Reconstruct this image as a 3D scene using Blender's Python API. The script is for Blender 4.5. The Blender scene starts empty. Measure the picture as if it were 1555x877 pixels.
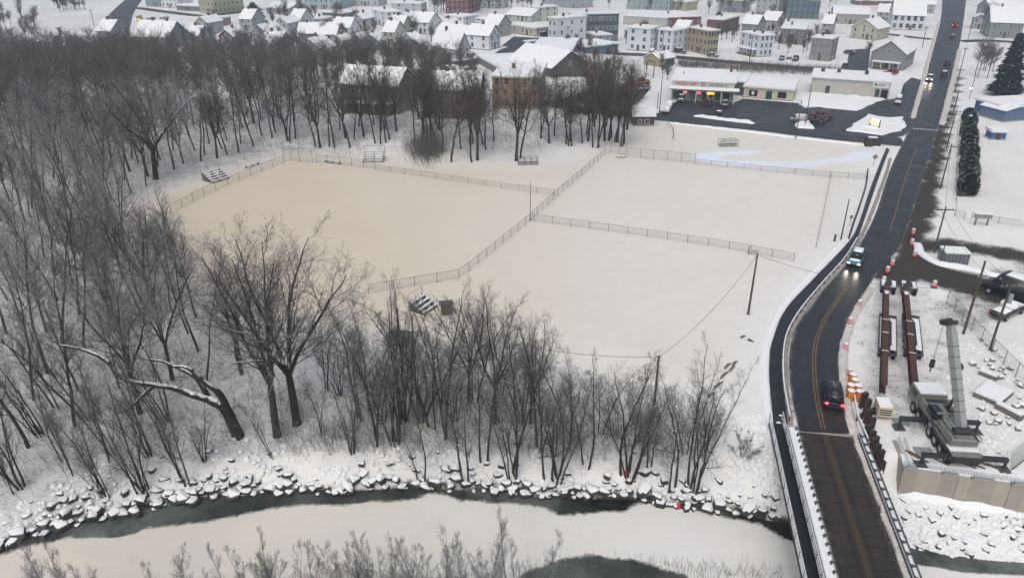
import bpy, bmesh, math, random
import numpy as np
from mathutils import Vector, Matrix

# ------------------------------------------------------------------ camera, sky, sun, exposure
SC = bpy.context.scene
CAMH, PITCH, FPX, CX, CY = 44.7, math.radians(26.1), 1140.0, 777.5, 438.5
cam_d = bpy.data.cameras.new('camera'); cam = bpy.data.objects.new('camera', cam_d)
SC.collection.objects.link(cam); SC.camera = cam
cam.location = (0, 0, CAMH); cam.rotation_euler = (math.pi / 2 - PITCH, 0, 0)
cam_d.sensor_width = 36; cam_d.lens = 36 * FPX / 1555; cam_d.clip_end = 6000; cam_d.clip_start = 0.5
W = bpy.data.worlds.new('World'); SC.world = W; W.use_nodes = True
wn, wl = W.node_tree.nodes, W.node_tree.links
bg = wn['Background']
sky = wn.new('ShaderNodeTexSky'); sky.sky_type = 'NISHITA'; sky.sun_disc = False
sky.sun_elevation = math.radians(55); sky.sun_rotation = math.radians(200)
sky.air_density = 1.0; sky.dust_density = 4.0; sky.ozone_density = 1.0
hs = wn.new('ShaderNodeHueSaturation'); hs.inputs['Saturation'].default_value = 0.55
wl.new(sky.outputs[0], hs.inputs['Color']); wl.new(hs.outputs[0], bg.inputs['Color'])
bg.inputs['Strength'].default_value = 0.12
sun_d = bpy.data.lights.new('sun', 'SUN'); sun_d.energy = 0.6; sun_d.angle = math.radians(60)
sun_d.color = (1, 0.965, 0.86)
sun = bpy.data.objects.new('sun', sun_d); SC.collection.objects.link(sun)
sun.rotation_euler = (math.radians(35), 0, math.radians(-20))
SC.view_settings.view_transform = 'Standard'; SC.view_settings.look = 'None'
SC.view_settings.exposure = 0.44; SC.view_settings.gamma = 1
SC.cycles.max_bounces = 5; SC.cycles.diffuse_bounces = 3; SC.cycles.glossy_bounces = 2
SC.cycles.transparent_max_bounces = 8; SC.cycles.volume_bounces = 0
SC.cycles.use_denoising = True
SC.cycles.use_adaptive_sampling = True; SC.cycles.adaptive_threshold = 0.02

COL = SC.collection
RNG = random.Random(7)
def R(d): return math.radians(d)

# ------------------------------------------------------------------ pixel -> ground
SP, CP = math.sin(PITCH), math.cos(PITCH)
def ray(px, py):
    a, b = (px - CX) / FPX, -(py - CY) / FPX
    return np.array([a, CP + b * SP, -SP + b * CP])
def plane(px, py, z=0.0):
    d = ray(px, py); t = (z - CAMH) / d[2]
    return Vector((d[0] * t, d[1] * t, z))
def sstep(a, b, x):
    t = np.clip((x - a) / (b - a), 0, 1); return t * t * (3 - 2 * t)

WZ = -4.5
_w = [(-420, 985), (-200, 905), (0, 832), (100, 800), (230, 770), (380, 747), (500, 747), (620, 741), (740, 744), (850, 754), (960, 757), (1040, 771), (1120, 778), (1190, 792), (1290, 812), (1378, 827), (1450, 842), (1555, 850), (1800, 862), (2200, 880)]
_wp = [plane(a, b, WZ) for a, b in _w]
WX = np.array([-400] + [p.x for p in _wp] + [400]); WY = np.array([_wp[0].y - 20] + [p.y for p in _wp] + [_wp[-1].y])
_wl = [plane(1373, 707), plane(1555, 735)]
WALL_A, WALL_B = _wl
_h = [(-700, 300), (-300, 265), (60, 243), (250, 230), (440, 226), (600, 236), (700, 240), (800, 235), (900, 215), (960, 195), (1010, 178)]
_hp = [plane(a, b) for a, b in _h]
HX = np.array([p.x for p in _hp]); HY = np.array([p.y for p in _hp])

def H(x, y):
    x = np.asarray(x, float); y = np.asarray(y, float)
    d = y - np.interp(x, WX, WY)
    k = sstep(6, 23, x)
    w1, z1, w2 = 4.6 + 3.2 * k, -2.5 + 2.2 * k, 30 - 19 * k
    w2 = np.maximum(w2, w1 + 1)
    za = np.where(d < 0, np.maximum(WZ - 0.9, WZ + d * 0.35), np.where(d < w1, WZ + (z1 - WZ) * np.sin(np.clip(d / w1, 0, 1) * 1.5708), z1 * (1 - sstep(w1, w2, d))))
    # abutment east of the bridge
    yw = WALL_A.y + (x - WALL_A.x) * (WALL_B.y - WALL_A.y) / (WALL_B.x - WALL_A.x)
    dw = np.maximum(yw - np.interp(x, WX, WY), 1)
    f = np.clip(d / dw, 0, 1)
    zb = np.where(y > yw + 0.9, 0, np.where(y > yw + 0.3, -2.8 + 2.8 * sstep(0.3, 0.9, y - yw), np.where(d < 0, np.maximum(WZ - 0.9, WZ + d * 0.35), WZ + 1.8 * f ** 0.8)))
    kb = sstep(32.6, 33.8, x)
    z = za * (1 - kb) + zb * kb
    # near bank (towards the viewer)
    s = 41.0 - y
    z = np.where(y < 41.0, np.maximum(z, WZ - 0.4 + 4.2 * sstep(0, 16, s)), z)
    # rise behind the ball field
    yf = np.interp(x, HX, HY)
    z = z + 4.0 * sstep(0, 20, y - yf) * (1 - sstep(8, 42, x))
    return z
def Hs(x, y): return float(H(x, y))
_T = np.concatenate([np.arange(30, 420, 0.25), np.arange(420, 1500, 1.0)])
def G(px, py):
    d = ray(px, py)
    X, Y, Z = d[0] * _T, d[1] * _T, CAMH + d[2] * _T
    i = int(np.argmax(Z < H(X, Y)))
    if i == 0: i = 1
    a, b = _T[i - 1], _T[i]
    for _ in range(14):
        m = (a + b) / 2
        if CAMH + d[2] * m < Hs(d[0] * m, d[1] * m): b = m
        else: a = m
    t = (a + b) / 2
    return Vector((d[0] * t, d[1] * t, CAMH + d[2] * t))
def height_at(p, py):
    """height above p of the point over p that is seen at row py"""
    b = -(py - CY) / FPX
    dy, dz = CP + b * SP, -SP + b * CP
    return CAMH + dz * (p.y / dy) - p.z
def scale_at(p):   # photo pixels per metre at p
    return FPX / (p.y * CP - (p.z - CAMH) * SP)
def project(x, y, z):
    zc = y * CP - (z - CAMH) * SP; v = y * SP + (z - CAMH) * CP
    return CX + FPX * x / zc, CY - FPX * v / zc

# ------------------------------------------------------------------ smooth value noise
_nr = np.random.RandomState(3).rand(256, 256)
def vnoise(x, y, s=1.0):
    x = np.asarray(x, float) / s + 500; y = np.asarray(y, float) / s + 500
    xi, yi = np.floor(x).astype(int), np.floor(y).astype(int); fx, fy = x - xi, y - yi
    fx, fy = fx * fx * (3 - 2 * fx), fy * fy * (3 - 2 * fy)
    g = lambda i, j: _nr[(xi + i) % 256, (yi + j) % 256]
    return (g(0, 0) * (1 - fx) + g(1, 0) * fx) * (1 - fy) + (g(0, 1) * (1 - fx) + g(1, 1) * fx) * fy - 0.5
def fnoise(x, y, s): return vnoise(x, y, s) + 0.5 * vnoise(x + 37, y, s / 2) + 0.25 * vnoise(x, y + 71, s / 4)

# ------------------------------------------------------------------ materials
MATS = {}
def mat(name, col=(0.5, 0.5, 0.5), rough=0.8, spec=0.3, metal=0.0, vary=0.15, scale=3.0, emit=None, estr=0.0, snow=0.0, bump=0.0, alpha=None):
    if name in MATS: return MATS[name]
    m = bpy.data.materials.new(name); m.use_nodes = True; MATS[name] = m
    n, l = m.node_tree.nodes, m.node_tree.links
    b = n['Principled BSDF']
    b.inputs['Roughness'].default_value = rough; b.inputs['Specular IOR Level'].default_value = spec
    b.inputs['Metallic'].default_value = metal
    tc = n.new('ShaderNodeTexCoord'); nz = n.new('ShaderNodeTexNoise')
    nz.inputs['Scale'].default_value = scale; nz.inputs['Detail'].default_value = 4
    l.new(tc.outputs['Object'], nz.inputs['Vector'])
    mx = n.new('ShaderNodeMix'); mx.data_type = 'RGBA'
    mx.inputs[6].default_value = tuple(c * (1 - vary) for c in col) + (1,)
    mx.inputs[7].default_value = tuple(min(1, c * (1 + vary)) for c in col) + (1,)
    l.new(nz.outputs['Fac'], mx.inputs[0]); out = mx.outputs[2]
    if snow > 0:                                   # snow that lies on the upper side
        ge = n.new('ShaderNodeNewGeometry'); sx = n.new('ShaderNodeSeparateXYZ'); l.new(ge.outputs['Normal'], sx.inputs[0])
        n2 = n.new('ShaderNodeTexNoise'); n2.inputs['Scale'].default_value = 1.3; n2.inputs['Detail'].default_value = 3
        l.new(ge.outputs['Position'], n2.inputs['Vector'])
        ad = n.new('ShaderNodeMath'); ad.operation = 'MULTIPLY_ADD'; ad.inputs[1].default_value = 1.2
        l.new(n2.outputs['Fac'], ad.inputs[0]); l.new(sx.outputs['Z'], ad.inputs[2])
        mr = n.new('ShaderNodeMapRange'); mr.inputs['From Min'].default_value = 1.75 - snow; mr.inputs['From Max'].default_value = 1.95 - snow
        l.new(ad.outputs[0], mr.inputs['Value'])
        m2 = n.new('ShaderNodeMix'); m2.data_type = 'RGBA'; m2.inputs[7].default_value = (0.78, 0.79, 0.80, 1)
        l.new(mr.outputs[0], m2.inputs[0]); l.new(out, m2.inputs[6]); out = m2.outputs[2]
    l.new(out, b.inputs['Base Color'])
    if bump > 0:
        bp = n.new('ShaderNodeBump'); bp.inputs['Strength'].default_value = bump; bp.inputs['Distance'].default_value = 0.1
        l.new(nz.outputs['Fac'], bp.inputs['Height']); l.new(bp.outputs[0], b.inputs['Normal'])
    if emit:
        b.inputs['Emission Color'].default_value = tuple(emit) + (1,); b.inputs['Emission Strength'].default_value = estr
    if alpha is not None:
        b.inputs['Alpha'].default_value = alpha
    return m

def nodes_of(name):
    m = bpy.data.materials.new(name); m.use_nodes = True; MATS[name] = m
    return m, m.node_tree.nodes, m.node_tree.links, m.node_tree.nodes['Principled BSDF']
def N(n, t, **k):
    x = n.new('ShaderNode' + t)
    for a, v in k.items():
        if hasattr(x, a): setattr(x, a, v)
        else: x.inputs[a.replace('_', ' ')].default_value = v
    return x
def mixc(n, l, fac, a, b):
    m = n.new('ShaderNodeMix'); m.data_type = 'RGBA'
    for i, v in ((0, fac), (6, a), (7, b)):
        if isinstance(v, (tuple, list)): m.inputs[i].default_value = tuple(v) + (1,) if len(v) == 3 else v
        elif isinstance(v, (int, float)): m.inputs[i].default_value = v
        else: l.new(v, m.inputs[i])
    return m.outputs[2]
def mth(n, l, op, a, b=0.0, c=None, clamp=False):
    m = n.new('ShaderNodeMath'); m.operation = op; m.use_clamp = clamp
    for i, v in enumerate((a, b, c)):
        if v is None: continue
        if isinstance(v, (int, float)): m.inputs[i].default_value = v
        else: l.new(v, m.inputs[i])
    return m.outputs[0]
def ramp(n, l, v, a, b, lo=0.0, hi=1.0):
    m = n.new('ShaderNodeMapRange'); m.inputs[1].default_value = a; m.inputs[2].default_value = b; m.inputs[3].default_value = lo; m.inputs[4].default_value = hi
    l.new(v, m.inputs[0]); return m.outputs[0]
def noise_out(n, l, vec, scale, detail=4, rough=0.55):
    z = n.new('ShaderNodeTexNoise'); z.inputs['Scale'].default_value = scale; z.inputs['Detail'].default_value = detail; z.inputs['Roughness'].default_value = rough
    if vec is not None: l.new(vec, z.inputs['Vector'])
    return z.outputs['Fac']

def snow_ground():
    m, n, l, b = nodes_of('snow_ground')
    ge = n.new('ShaderNodeNewGeometry').outputs['Position']
    at = n.new('ShaderNodeVertexColor'); at.layer_name = 'cover'
    sp = n.new('ShaderNodeSeparateColor'); l.new(at.outputs['Color'], sp.inputs[0])
    tan, wood, dirt = sp.outputs[0], sp.outputs[1], sp.outputs[2]
    big = noise_out(n, l, ge, 0.05, 5); mid = noise_out(n, l, ge, 0.5, 5); fine = noise_out(n, l, ge, 3.0, 6, 0.65)
    c = mixc(n, l, ramp(n, l, big, 0.35, 0.65), (0.74, 0.735, 0.72), (0.82, 0.82, 0.82))
    t2 = mth(n, l, 'MULTIPLY', tan, ramp(n, l, big, 0.2, 0.7, 0.8, 1.1), clamp=True)
    c = mixc(n, l, t2, c, (0.62, 0.545, 0.425))
    c = mixc(n, l, at.outputs['Alpha'], c, (0.74, 0.82, 0.93))
    c = mixc(n, l, ramp(n, l, mid, 0.42, 0.72, 0, 0.16), c, (0.5, 0.49, 0.48))
    c = mixc(n, l, mth(n, l, 'MULTIPLY', wood, ramp(n, l, mid, 0.3, 0.7, 0.25, 0.6)), c, (0.44, 0.44, 0.445))  # greyer woods snow: tree shade painted into the colour, along with fine litter
    # litter, stems and brush standing through the snow
    br = mth(n, l, 'MULTIPLY', wood, ramp(n, l, mth(n, l, 'MULTIPLY_ADD', mid, 0.35, mth(n, l, 'MULTIPLY', fine, 0.85)), 0.60, 0.74), clamp=True)
    c = mixc(n, l, mth(n, l, 'MULTIPLY', br, 0.55), c, (0.11, 0.095, 0.085))
    dd = mth(n, l, 'MULTIPLY_ADD', fine, 0.7, mth(n, l, 'MULTIPLY_ADD', mid, 0.6, mth(n, l, 'SUBTRACT', dirt, 1.0)))
    c = mixc(n, l, ramp(n, l, dd, 0.02, 0.42), c, (0.048, 0.041, 0.036))
    l.new(c, b.inputs['Base Color']); b.inputs['Roughness'].default_value = 0.75; b.inputs['Specular IOR Level'].default_value = 0.15
    bp = n.new('ShaderNodeBump'); bp.inputs['Strength'].default_value = 0.35; bp.inputs['Distance'].default_value = 0.15
    l.new(mth(n, l, 'MULTIPLY_ADD', fine, 0.5, mid), bp.inputs['Height']); l.new(bp.outputs[0], b.inputs['Normal'])
    return m
def asphalt(name='wet_asphalt', slush=0.5, base=(0.020, 0.021, 0.023), yl=False):
    m, n, l, b = nodes_of(name)
    ge = n.new('ShaderNodeNewGeometry').outputs['Position']
    uv = n.new('ShaderNodeUVMap'); sx = n.new('ShaderNodeSeparateXYZ'); l.new(uv.outputs[0], sx.inputs[0])
    u = sx.outputs['X']
    mid = noise_out(n, l, ge, 0.35, 5); fine = noise_out(n, l, ge, 2.5, 6, 0.65)
    e = mth(n, l, 'ABSOLUTE', mth(n, l, 'SUBTRACT', u, 0.5))          # 0 centre .. 0.5 edge
    c = mixc(n, l, ramp(n, l, mid, 0.35, 0.65), base, tuple(x * 1.5 for x in base))
    wv = mth(n, l, 'ABSOLUTE', mth(n, l, 'SINE', mth(n, l, 'MULTIPLY', u, 12.566)))   # damp wheel tracks
    c = mixc(n, l, mth(n, l, 'MULTIPLY', ramp(n, l, wv, 0.2, 1.0), 0.35), c, tuple(x * 0.7 for x in base))
    k = mth(n, l, 'ADD', mth(n, l, 'MULTIPLY_ADD', fine, 0.25, mth(n, l, 'MULTIPLY', mid, 0.35)), e)
    sl = ramp(n, l, k, 0.78 - 0.08 * slush, 0.90 - 0.06 * slush, 0, min(1, 0.4 + slush))
    st = noise_out(n, l, ge, 0.9, 6, 0.7)
    c = mixc(n, l, ramp(n, l, st, 0.5, 0.75, 0, 0.35), c, (0.10, 0.10, 0.105))
    c = mixc(n, l, sl, c, (0.36, 0.33, 0.31))
    l.new(c, b.inputs['Base Color'])
    l.new(mth(n, l, 'MAXIMUM', ramp(n, l, mid, 0.3, 0.7, 0.33, 0.55), mth(n, l, 'MULTIPLY', sl, 0.8)), b.inputs['Roughness'])
    b.inputs['Specular IOR Level'].default_value = 0.27
    bp = n.new('ShaderNodeBump'); bp.inputs['Strength'].default_value = 0.15; bp.inputs['Distance'].default_value = 0.03
    l.new(fine, bp.inputs['Height']); l.new(bp.outputs[0], b.inputs['Normal'])
    return m
def river_mat():
    m, n, l, b = nodes_of('river_ice_and_water')
    ge = n.new('ShaderNodeNewGeometry').outputs['Position']
    at = n.new('ShaderNodeVertexColor'); at.layer_name = 'cover'
    sp = n.new('ShaderNodeSeparateColor'); l.new(at.outputs['Color'], sp.inputs[0])
    ice, grey, tan = sp.outputs[0], sp.outputs[1], sp.outputs[2]
    mid = noise_out(n, l, ge, 0.28, 6, 0.6); fine = noise_out(n, l, ge, 2.2, 6, 0.7); big = noise_out(n, l, ge, 0.06, 4)
    k = mth(n, l, 'ADD', ice, mth(n, l, 'MULTIPLY_ADD', mid, 0.62, mth(n, l, 'MULTIPLY', fine, 0.34)))
    cov = ramp(n, l, k, 0.86, 1.02)
    water = mixc(n, l, mth(n, l, 'MULTIPLY', grey, ramp(n, l, mid, 0.25, 0.6)), (0.010, 0.013, 0.012), (0.17, 0.19, 0.175))
    snowc = mixc(n, l, tan, (0.80, 0.80, 0.79), (0.66, 0.61, 0.52))
    snowc = mixc(n, l, ramp(n, l, big, 0.4, 0.7, 0, 0.35), snowc, (0.52, 0.51, 0.49))
    snowc = mixc(n, l, ramp(n, l, mid, 0.52, 0.72, 0, 0.3), snowc, (0.48, 0.48, 0.47))
    snowc = mixc(n, l, ramp(n, l, fine, 0.5, 0.75, 0, 0.2), snowc, (0.5, 0.5, 0.5))
    slush = mixc(n, l, ramp(n, l, cov, 0.0, 0.6), water, (0.34, 0.33, 0.30))
    c = mixc(n, l, ramp(n, l, cov, 0.5, 1.0), slush, snowc)
    l.new(c, b.inputs['Base Color'])
    l.new(ramp(n, l, cov, 0.0, 0.7, 0.12, 0.8), b.inputs['Roughness'])
    b.inputs['Specular IOR Level'].default_value = 0.4
    bp = n.new('ShaderNodeBump'); bp.inputs['Strength'].default_value = 0.2; bp.inputs['Distance'].default_value = 0.1
    l.new(mth(n, l, 'MULTIPLY_ADD', fine, 0.4, cov), bp.inputs['Height']); l.new(bp.outputs[0], b.inputs['Normal'])
    return m

# ------------------------------------------------------------------ mesh helpers
class MB:
    def __init__(s): s.v, s.f, s.mi, s.m = [], [], [], 0
    def add(s, vs, fs):
        o = len(s.v); s.v.extend(vs); s.f.extend([tuple(i + o for i in f) for f in fs]); s.mi.extend([s.m] * len(fs)); return s
    def box(s, c, d, rz=0.0, rx=0.0, ry=0.0, taper=1.0):
        hx, hy, hz = d[0] / 2, d[1] / 2, d[2] / 2
        M = Matrix.Translation(c) @ Matrix.Rotation(rz, 4, 'Z') @ Matrix.Rotation(ry, 4, 'Y') @ Matrix.Rotation(rx, 4, 'X')
        vs = [tuple(M @ Vector((x * hx * (taper if z > 0 else 1), y * hy * (taper if z > 0 else 1), z * hz))) for z in (-1, 1) for y in (-1, 1) for x in (-1, 1)]
        return s.add(vs, [(0, 2, 3, 1), (4, 5, 7, 6), (0, 1, 5, 4), (2, 6, 7, 3), (0, 4, 6, 2), (1, 3, 7, 5)])
    def b2(s, x0, x1, y0, y1, z0, z1): return s.box(((x0 + x1) / 2, (y0 + y1) / 2, (z0 + z1) / 2), (x1 - x0, y1 - y0, z1 - z0))
    def tube(s, a, b, r0, r1=None, n=6, caps=True):
        a, b = Vector(a), Vector(b); r1 = r0 if r1 is None else r1
        d = (b - a)
        if d.length < 1e-6: return s
        d.normalize(); t = Vector((0, 0, 1)) if abs(d.z) < 0.9 else Vector((1, 0, 0))
        u = d.cross(t).normalized(); w = d.cross(u)
        vs = []
        for p, r in ((a, r0), (b, r1)):
            for i in range(n):
                q = 2 * math.pi * i / n; vs.append(tuple(p + (u * math.cos(q) + w * math.sin(q)) * r))
        fs = [(i, (i + 1) % n, n + (i + 1) % n, n + i) for i in range(n)]
        if caps: fs += [tuple(range(n - 1, -1, -1)), tuple(range(n, 2 * n))]
        return s.add(vs, fs)
    def path(s, pts, r, n=5):
        for a, b in zip(pts, pts[1:]): s.tube(a, b, r, r, n)
        return s
    def prism(s, poly, z0, z1):
        k = len(poly); vs = [(x, y, z0) for x, y in poly] + [(x, y, z1) for x, y in poly]
        return s.add(vs, [tuple(range(k - 1, -1, -1)), tuple(range(k, 2 * k))] + [(i, (i + 1) % k, k + (i + 1) % k, k + i) for i in range(k)])
    def extr(s, prof, x0, x1, axis='x'):
        """profile of (a, z) pairs extruded along axis"""
        k = len(prof)
        vs = [((x, a, z) if axis == 'x' else (a, x, z)) for x in (x0, x1) for a, z in prof]
        return s.add(vs, [tuple(range(k)), tuple(range(2 * k - 1, k - 1, -1))] + [(i, k + i, k + (i + 1) % k, (i + 1) % k) for i in range(k)])
    def mesh(s, name, mats):
        me = bpy.data.meshes.new(name); me.from_pydata(s.v, [], s.f)
        if not isinstance(mats, (list, tuple)): mats = [mats]
        for m in mats: me.materials.append(m)
        if len(mats) > 1: me.polygons.foreach_set('material_index', s.mi)
        bm = bmesh.new(); bm.from_mesh(me); bmesh.ops.recalc_face_normals(bm, faces=bm.faces); bm.to_mesh(me); bm.free()
        me.update(); return me
    def build(s, name, mats, parent=None, loc=None, rz=0, smooth=False):
        me = s.mesh(name, mats)
        if smooth: me.polygons.foreach_set('use_smooth', [True] * len(me.polygons))
        return link(name, me, parent, loc, rz)
def link(name, me, parent=None, loc=None, rz=0):
    o = bpy.data.objects.new(name, me); COL.objects.link(o)
    if parent is not None: o.parent = parent
    if loc is not None: o.location = loc
    if rz: o.rotation_euler = (0, 0, rz)
    return o
def tag(o, label=None, cat=None, group=None, kind=None):
    if label: o['label'] = label
    if cat: o['category'] = cat
    if group: o['group'] = group
    if kind: o['kind'] = kind
    return o
def thing(name, loc, rz, label, cat, group=None):
    o = link(name, None, None, loc, rz); o.empty_display_size = 0.5
    return tag(o, label, cat, group)
def copy_tree(o, parent=None):
    c = o.copy(); COL.objects.link(c); c.parent = parent
    for ch in o.children: copy_tree(ch, c)
    return c
def catmull(pts, k=6):
    P = [pts[0] * 2 - pts[1]] + list(pts) + [pts[-1] * 2 - pts[-2]]; out = []
    for i in range(1, len(P) - 2):
        a, b, c, d = P[i - 1], P[i], P[i + 1], P[i + 2]
        for j in range(k):
            t = j / k
            out.append(0.5 * ((2 * b) + (c - a) * t + (2 * a - 5 * b + 4 * c - d) * t * t + (3 * b - a - 3 * c + d) * t ** 3))
    out.append(P[-2]); return out
def resample(pts, n):
    L = [0.0]
    for a, b in zip(pts, pts[1:]): L.append(L[-1] + (b - a).length)
    out = []
    for i in range(n):
        t = L[-1] * i / (n - 1); j = min(max(int(np.searchsorted(L, t)) - 1, 0), len(pts) - 2)
        f = (t - L[j]) / max(L[j + 1] - L[j], 1e-9); out.append(pts[j].lerp(pts[j + 1], f))
    return out
def gp(px): return [G(a, b) for a, b in px]
# ================================================================== SETTING: terrain, river, roads
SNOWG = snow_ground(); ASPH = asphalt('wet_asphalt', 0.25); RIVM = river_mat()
ASPH_L = asphalt('wet_lot_asphalt', 0.1, (0.025, 0.028, 0.032)); WALKM = asphalt('wet_sidewalk_asphalt', 0.2, (0.015, 0.016, 0.018))
SNOW = mat('fresh_snow', (0.80, 0.81, 0.82), 0.8, 0.15, vary=0.05, scale=2, bump=0.3)
SNOWD = mat('ploughed_snow', (0.58, 0.55, 0.52), 0.8, 0.15, vary=0.35, scale=1.6, bump=0.5)

def sdist(poly, X, Y):
    """signed distance to a polygon, positive inside"""
    P = np.array([(p[0], p[1]) for p in poly]); best = np.full(X.shape, 1e9); ins = np.zeros(X.shape, bool)
    for (x0, y0), (x1, y1) in zip(P, np.roll(P, -1, 0)):
        dx, dy = x1 - x0, y1 - y0; t = np.clip(((X - x0) * dx + (Y - y0) * dy) / (dx * dx + dy * dy + 1e-12), 0, 1)
        best = np.minimum(best, np.hypot(X - x0 - t * dx, Y - y0 - t * dy))
        c = ((y0 > Y) != (y1 > Y)) & (X < (x1 - x0) * (Y - y0) / (y1 - y0 + 1e-12) + x0); ins ^= c
    return np.where(ins, best, -best)
def ldist(line, X, Y):
    best = np.full(X.shape, 1e9)
    for a, b in zip(line, line[1:]):
        dx, dy = b[0] - a[0], b[1] - a[1]; t = np.clip(((X - a[0]) * dx + (Y - a[1]) * dy) / (dx * dx + dy * dy + 1e-12), 0, 1)
        best = np.minimum(best, np.hypot(X - a[0] - t * dx, Y - a[1] - t * dy))
    return best
def pl(px, z=0.0): return [plane(a, b, z) for a, b in px]

def grow_lines(a, b, step, lo, hi, f=1.13):
    c = list(np.arange(a, b, step)); s = step; x = c[-1]
    while x < hi: s *= f; x += s; c.append(x)
    s = step; x = c[0]; pre = []
    while x > lo: s *= f; x -= s; pre.append(x)
    return np.array(pre[::-1] + c)
FIELD = pl([(225, 300), (330, 268), (440, 236), (560, 244), (780, 252), (900, 236), (955, 196), (1005, 184), (1330, 216), (1290, 365), (1230, 420), (1165, 480), (1165, 640), (1010, 590), (800, 520), (640, 505), (500, 490), (400, 470), (250, 410), (190, 335)])
def in_field(X, Y): return sdist(FIELD, X, Y)
DIRT = [([(1452, 110), (1436, 165), (1420, 235), (1404, 300), (1388, 355), (1375, 400), (1350, 425)], 2.6, 0.9), ([(1386, 372), (1440, 372), (1500, 380), (1600, 398)], 3.5, 0.85),
        ([(1350, 412), (1400, 405), (1440, 422), (1500, 440), (1640, 462)], 5.0, 0.95), ([(1384, 165), (1376, 195), (1352, 205)], 3.5, 0.8),
        ([(1345, 440), (1350, 500), (1350, 600), (1380, 640)], 4.5, 0.43), ([(1385, 440), (1400, 520), (1440, 640), (1470, 690)], 5.0, 0.40), ([(1420, 440), (1440, 520), (1480, 600)], 3, .3), ([(1460, 480), (1540, 420), (1640, 420)], 5, 0.55),
        ([(1408, 690), (1450, 680), (1520, 690)], 3.0, 0.4), ([(1300, 380), (1270, 425), (1215, 490), (1192, 560), (1200, 640)], 1.6, 0.55)]
def build_terrain():
    xs = grow_lines(-100, 62, 1.0, -2200, 2200, 1.07); ys = grow_lines(16, 165, 1.0, 0, 3500, 1.06)
    X, Y = np.meshgrid(xs, ys); Z = H(X, Y)
    fd = in_field(X, Y); d = Y - np.interp(X, WX, WY); yf = np.interp(X, HX, HY)
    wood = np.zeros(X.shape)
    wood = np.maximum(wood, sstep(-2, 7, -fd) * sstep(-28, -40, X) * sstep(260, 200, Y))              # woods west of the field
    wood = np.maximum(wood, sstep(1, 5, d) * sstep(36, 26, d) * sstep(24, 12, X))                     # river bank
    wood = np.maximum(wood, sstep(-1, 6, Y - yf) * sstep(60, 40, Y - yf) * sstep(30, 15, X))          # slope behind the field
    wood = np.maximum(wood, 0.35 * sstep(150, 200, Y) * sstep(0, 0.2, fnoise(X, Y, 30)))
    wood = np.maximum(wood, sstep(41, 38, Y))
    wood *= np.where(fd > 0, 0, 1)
    PX, PY = project(X, np.maximum(Y, 5), Z)
    tan = sstep(1120, 380, PX) * sstep(-14, 6, fd) * 0.60 + 0.42 * sstep(-6, 8, fd)
    tan = np.maximum(tan, 0.12 * sstep(200, 120, Y))
    dirt = np.zeros(X.shape)
    for ln, w, a in DIRT:
        q = ldist(gp(ln), X, Y); dirt = np.maximum(dirt, a * sstep(w * 1.5, w * 0.3, q + 1.4 * vnoise(X, Y, 3.0)))
    dirt = np.maximum(dirt, 1.0 * sstep(-1.5, -.2, d) * sstep(.9, .2, d + .6 * vnoise(X, Y, 2.0)) * (X < 26))
    fresh = sstep(3.2, .6, ldist(gp([(1150, 231), (1100, 232), (1068, 239), (1100, 246), (1180, 250), (1250, 247), (1300, 238), (1318, 232)]), X, Y) + 2.2 * fnoise(X, Y, 5)) * (1.0 + .9 * fnoise(X, Y, 7))
    amp = 0.05 + 0.28 * wood + 0.30 * sstep(33, 35, X) * sstep(110, 60, Y) * 0.35 + 0.2 * sstep(6, 2, np.abs(d - 3))
    amp = np.where(fd > 0, 0.035, amp); amp = np.where(Y > 170, 0.05, amp)
    Z = Z + np.clip(fnoise(X, Y, 3.2), -0.5, 0.6) * amp - 0.02
    far = sstep(620, 1100, Y); Z = Z + far * 20 + far * 18 * fnoise(X, Y, 260)
    v = np.stack([X.ravel(), Y.ravel(), Z.ravel()], 1); ny, nx = X.shape
    idx = np.arange(nx * ny).reshape(ny, nx)
    f = np.stack([idx[:-1, :-1], idx[:-1, 1:], idx[1:, 1:], idx[1:, :-1]], -1).reshape(-1, 4)
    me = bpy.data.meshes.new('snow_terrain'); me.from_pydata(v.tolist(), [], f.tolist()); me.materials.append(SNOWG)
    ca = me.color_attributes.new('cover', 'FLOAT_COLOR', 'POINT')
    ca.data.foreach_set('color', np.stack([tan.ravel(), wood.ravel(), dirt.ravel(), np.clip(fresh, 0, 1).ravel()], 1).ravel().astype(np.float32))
    me.polygons.foreach_set('use_smooth', [True] * len(me.polygons))
    return tag(link('terrain', me), 'snow covered ground of the valley', None, None, 'structure')
build_terrain()

ICE = pl([(-300, 945), (-100, 880), (0, 846), (60, 826), (130, 815), (215, 806), (300, 797), (380, 783), (430, 772), (500, 768), (560, 767), (630, 763), (652, 752), (672, 752), (700, 762), (760, 766), (820, 775), (850, 783), (880, 781), (950, 778), (975, 765), (1020, 770), (1060, 776), (1100, 786), (1150, 798), (1180, 812), (1205, 840), (1215, 870), (1260, 1000), (1200, 1300), (-400, 1300)], WZ)
ICE2 = pl([(1330, 842), (1384, 853), (1464, 869), (1555, 872), (1900, 885), (1900, 1200), (1300, 1200), (1330, 900)], WZ)
POOL = pl([(770, 890), (800, 868), (840, 851), (900, 843), (955, 850), (1000, 862), (1045, 872), (1060, 900), (1000, 930), (800, 930)], WZ)
HOLE = pl([(118, 814), (150, 806), (205, 803), (208, 808), (170, 815)], WZ)
UNDER = pl([(1178, 812), (1205, 822), (1222, 850), (1230, 877), (1195, 850)], WZ)
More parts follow.
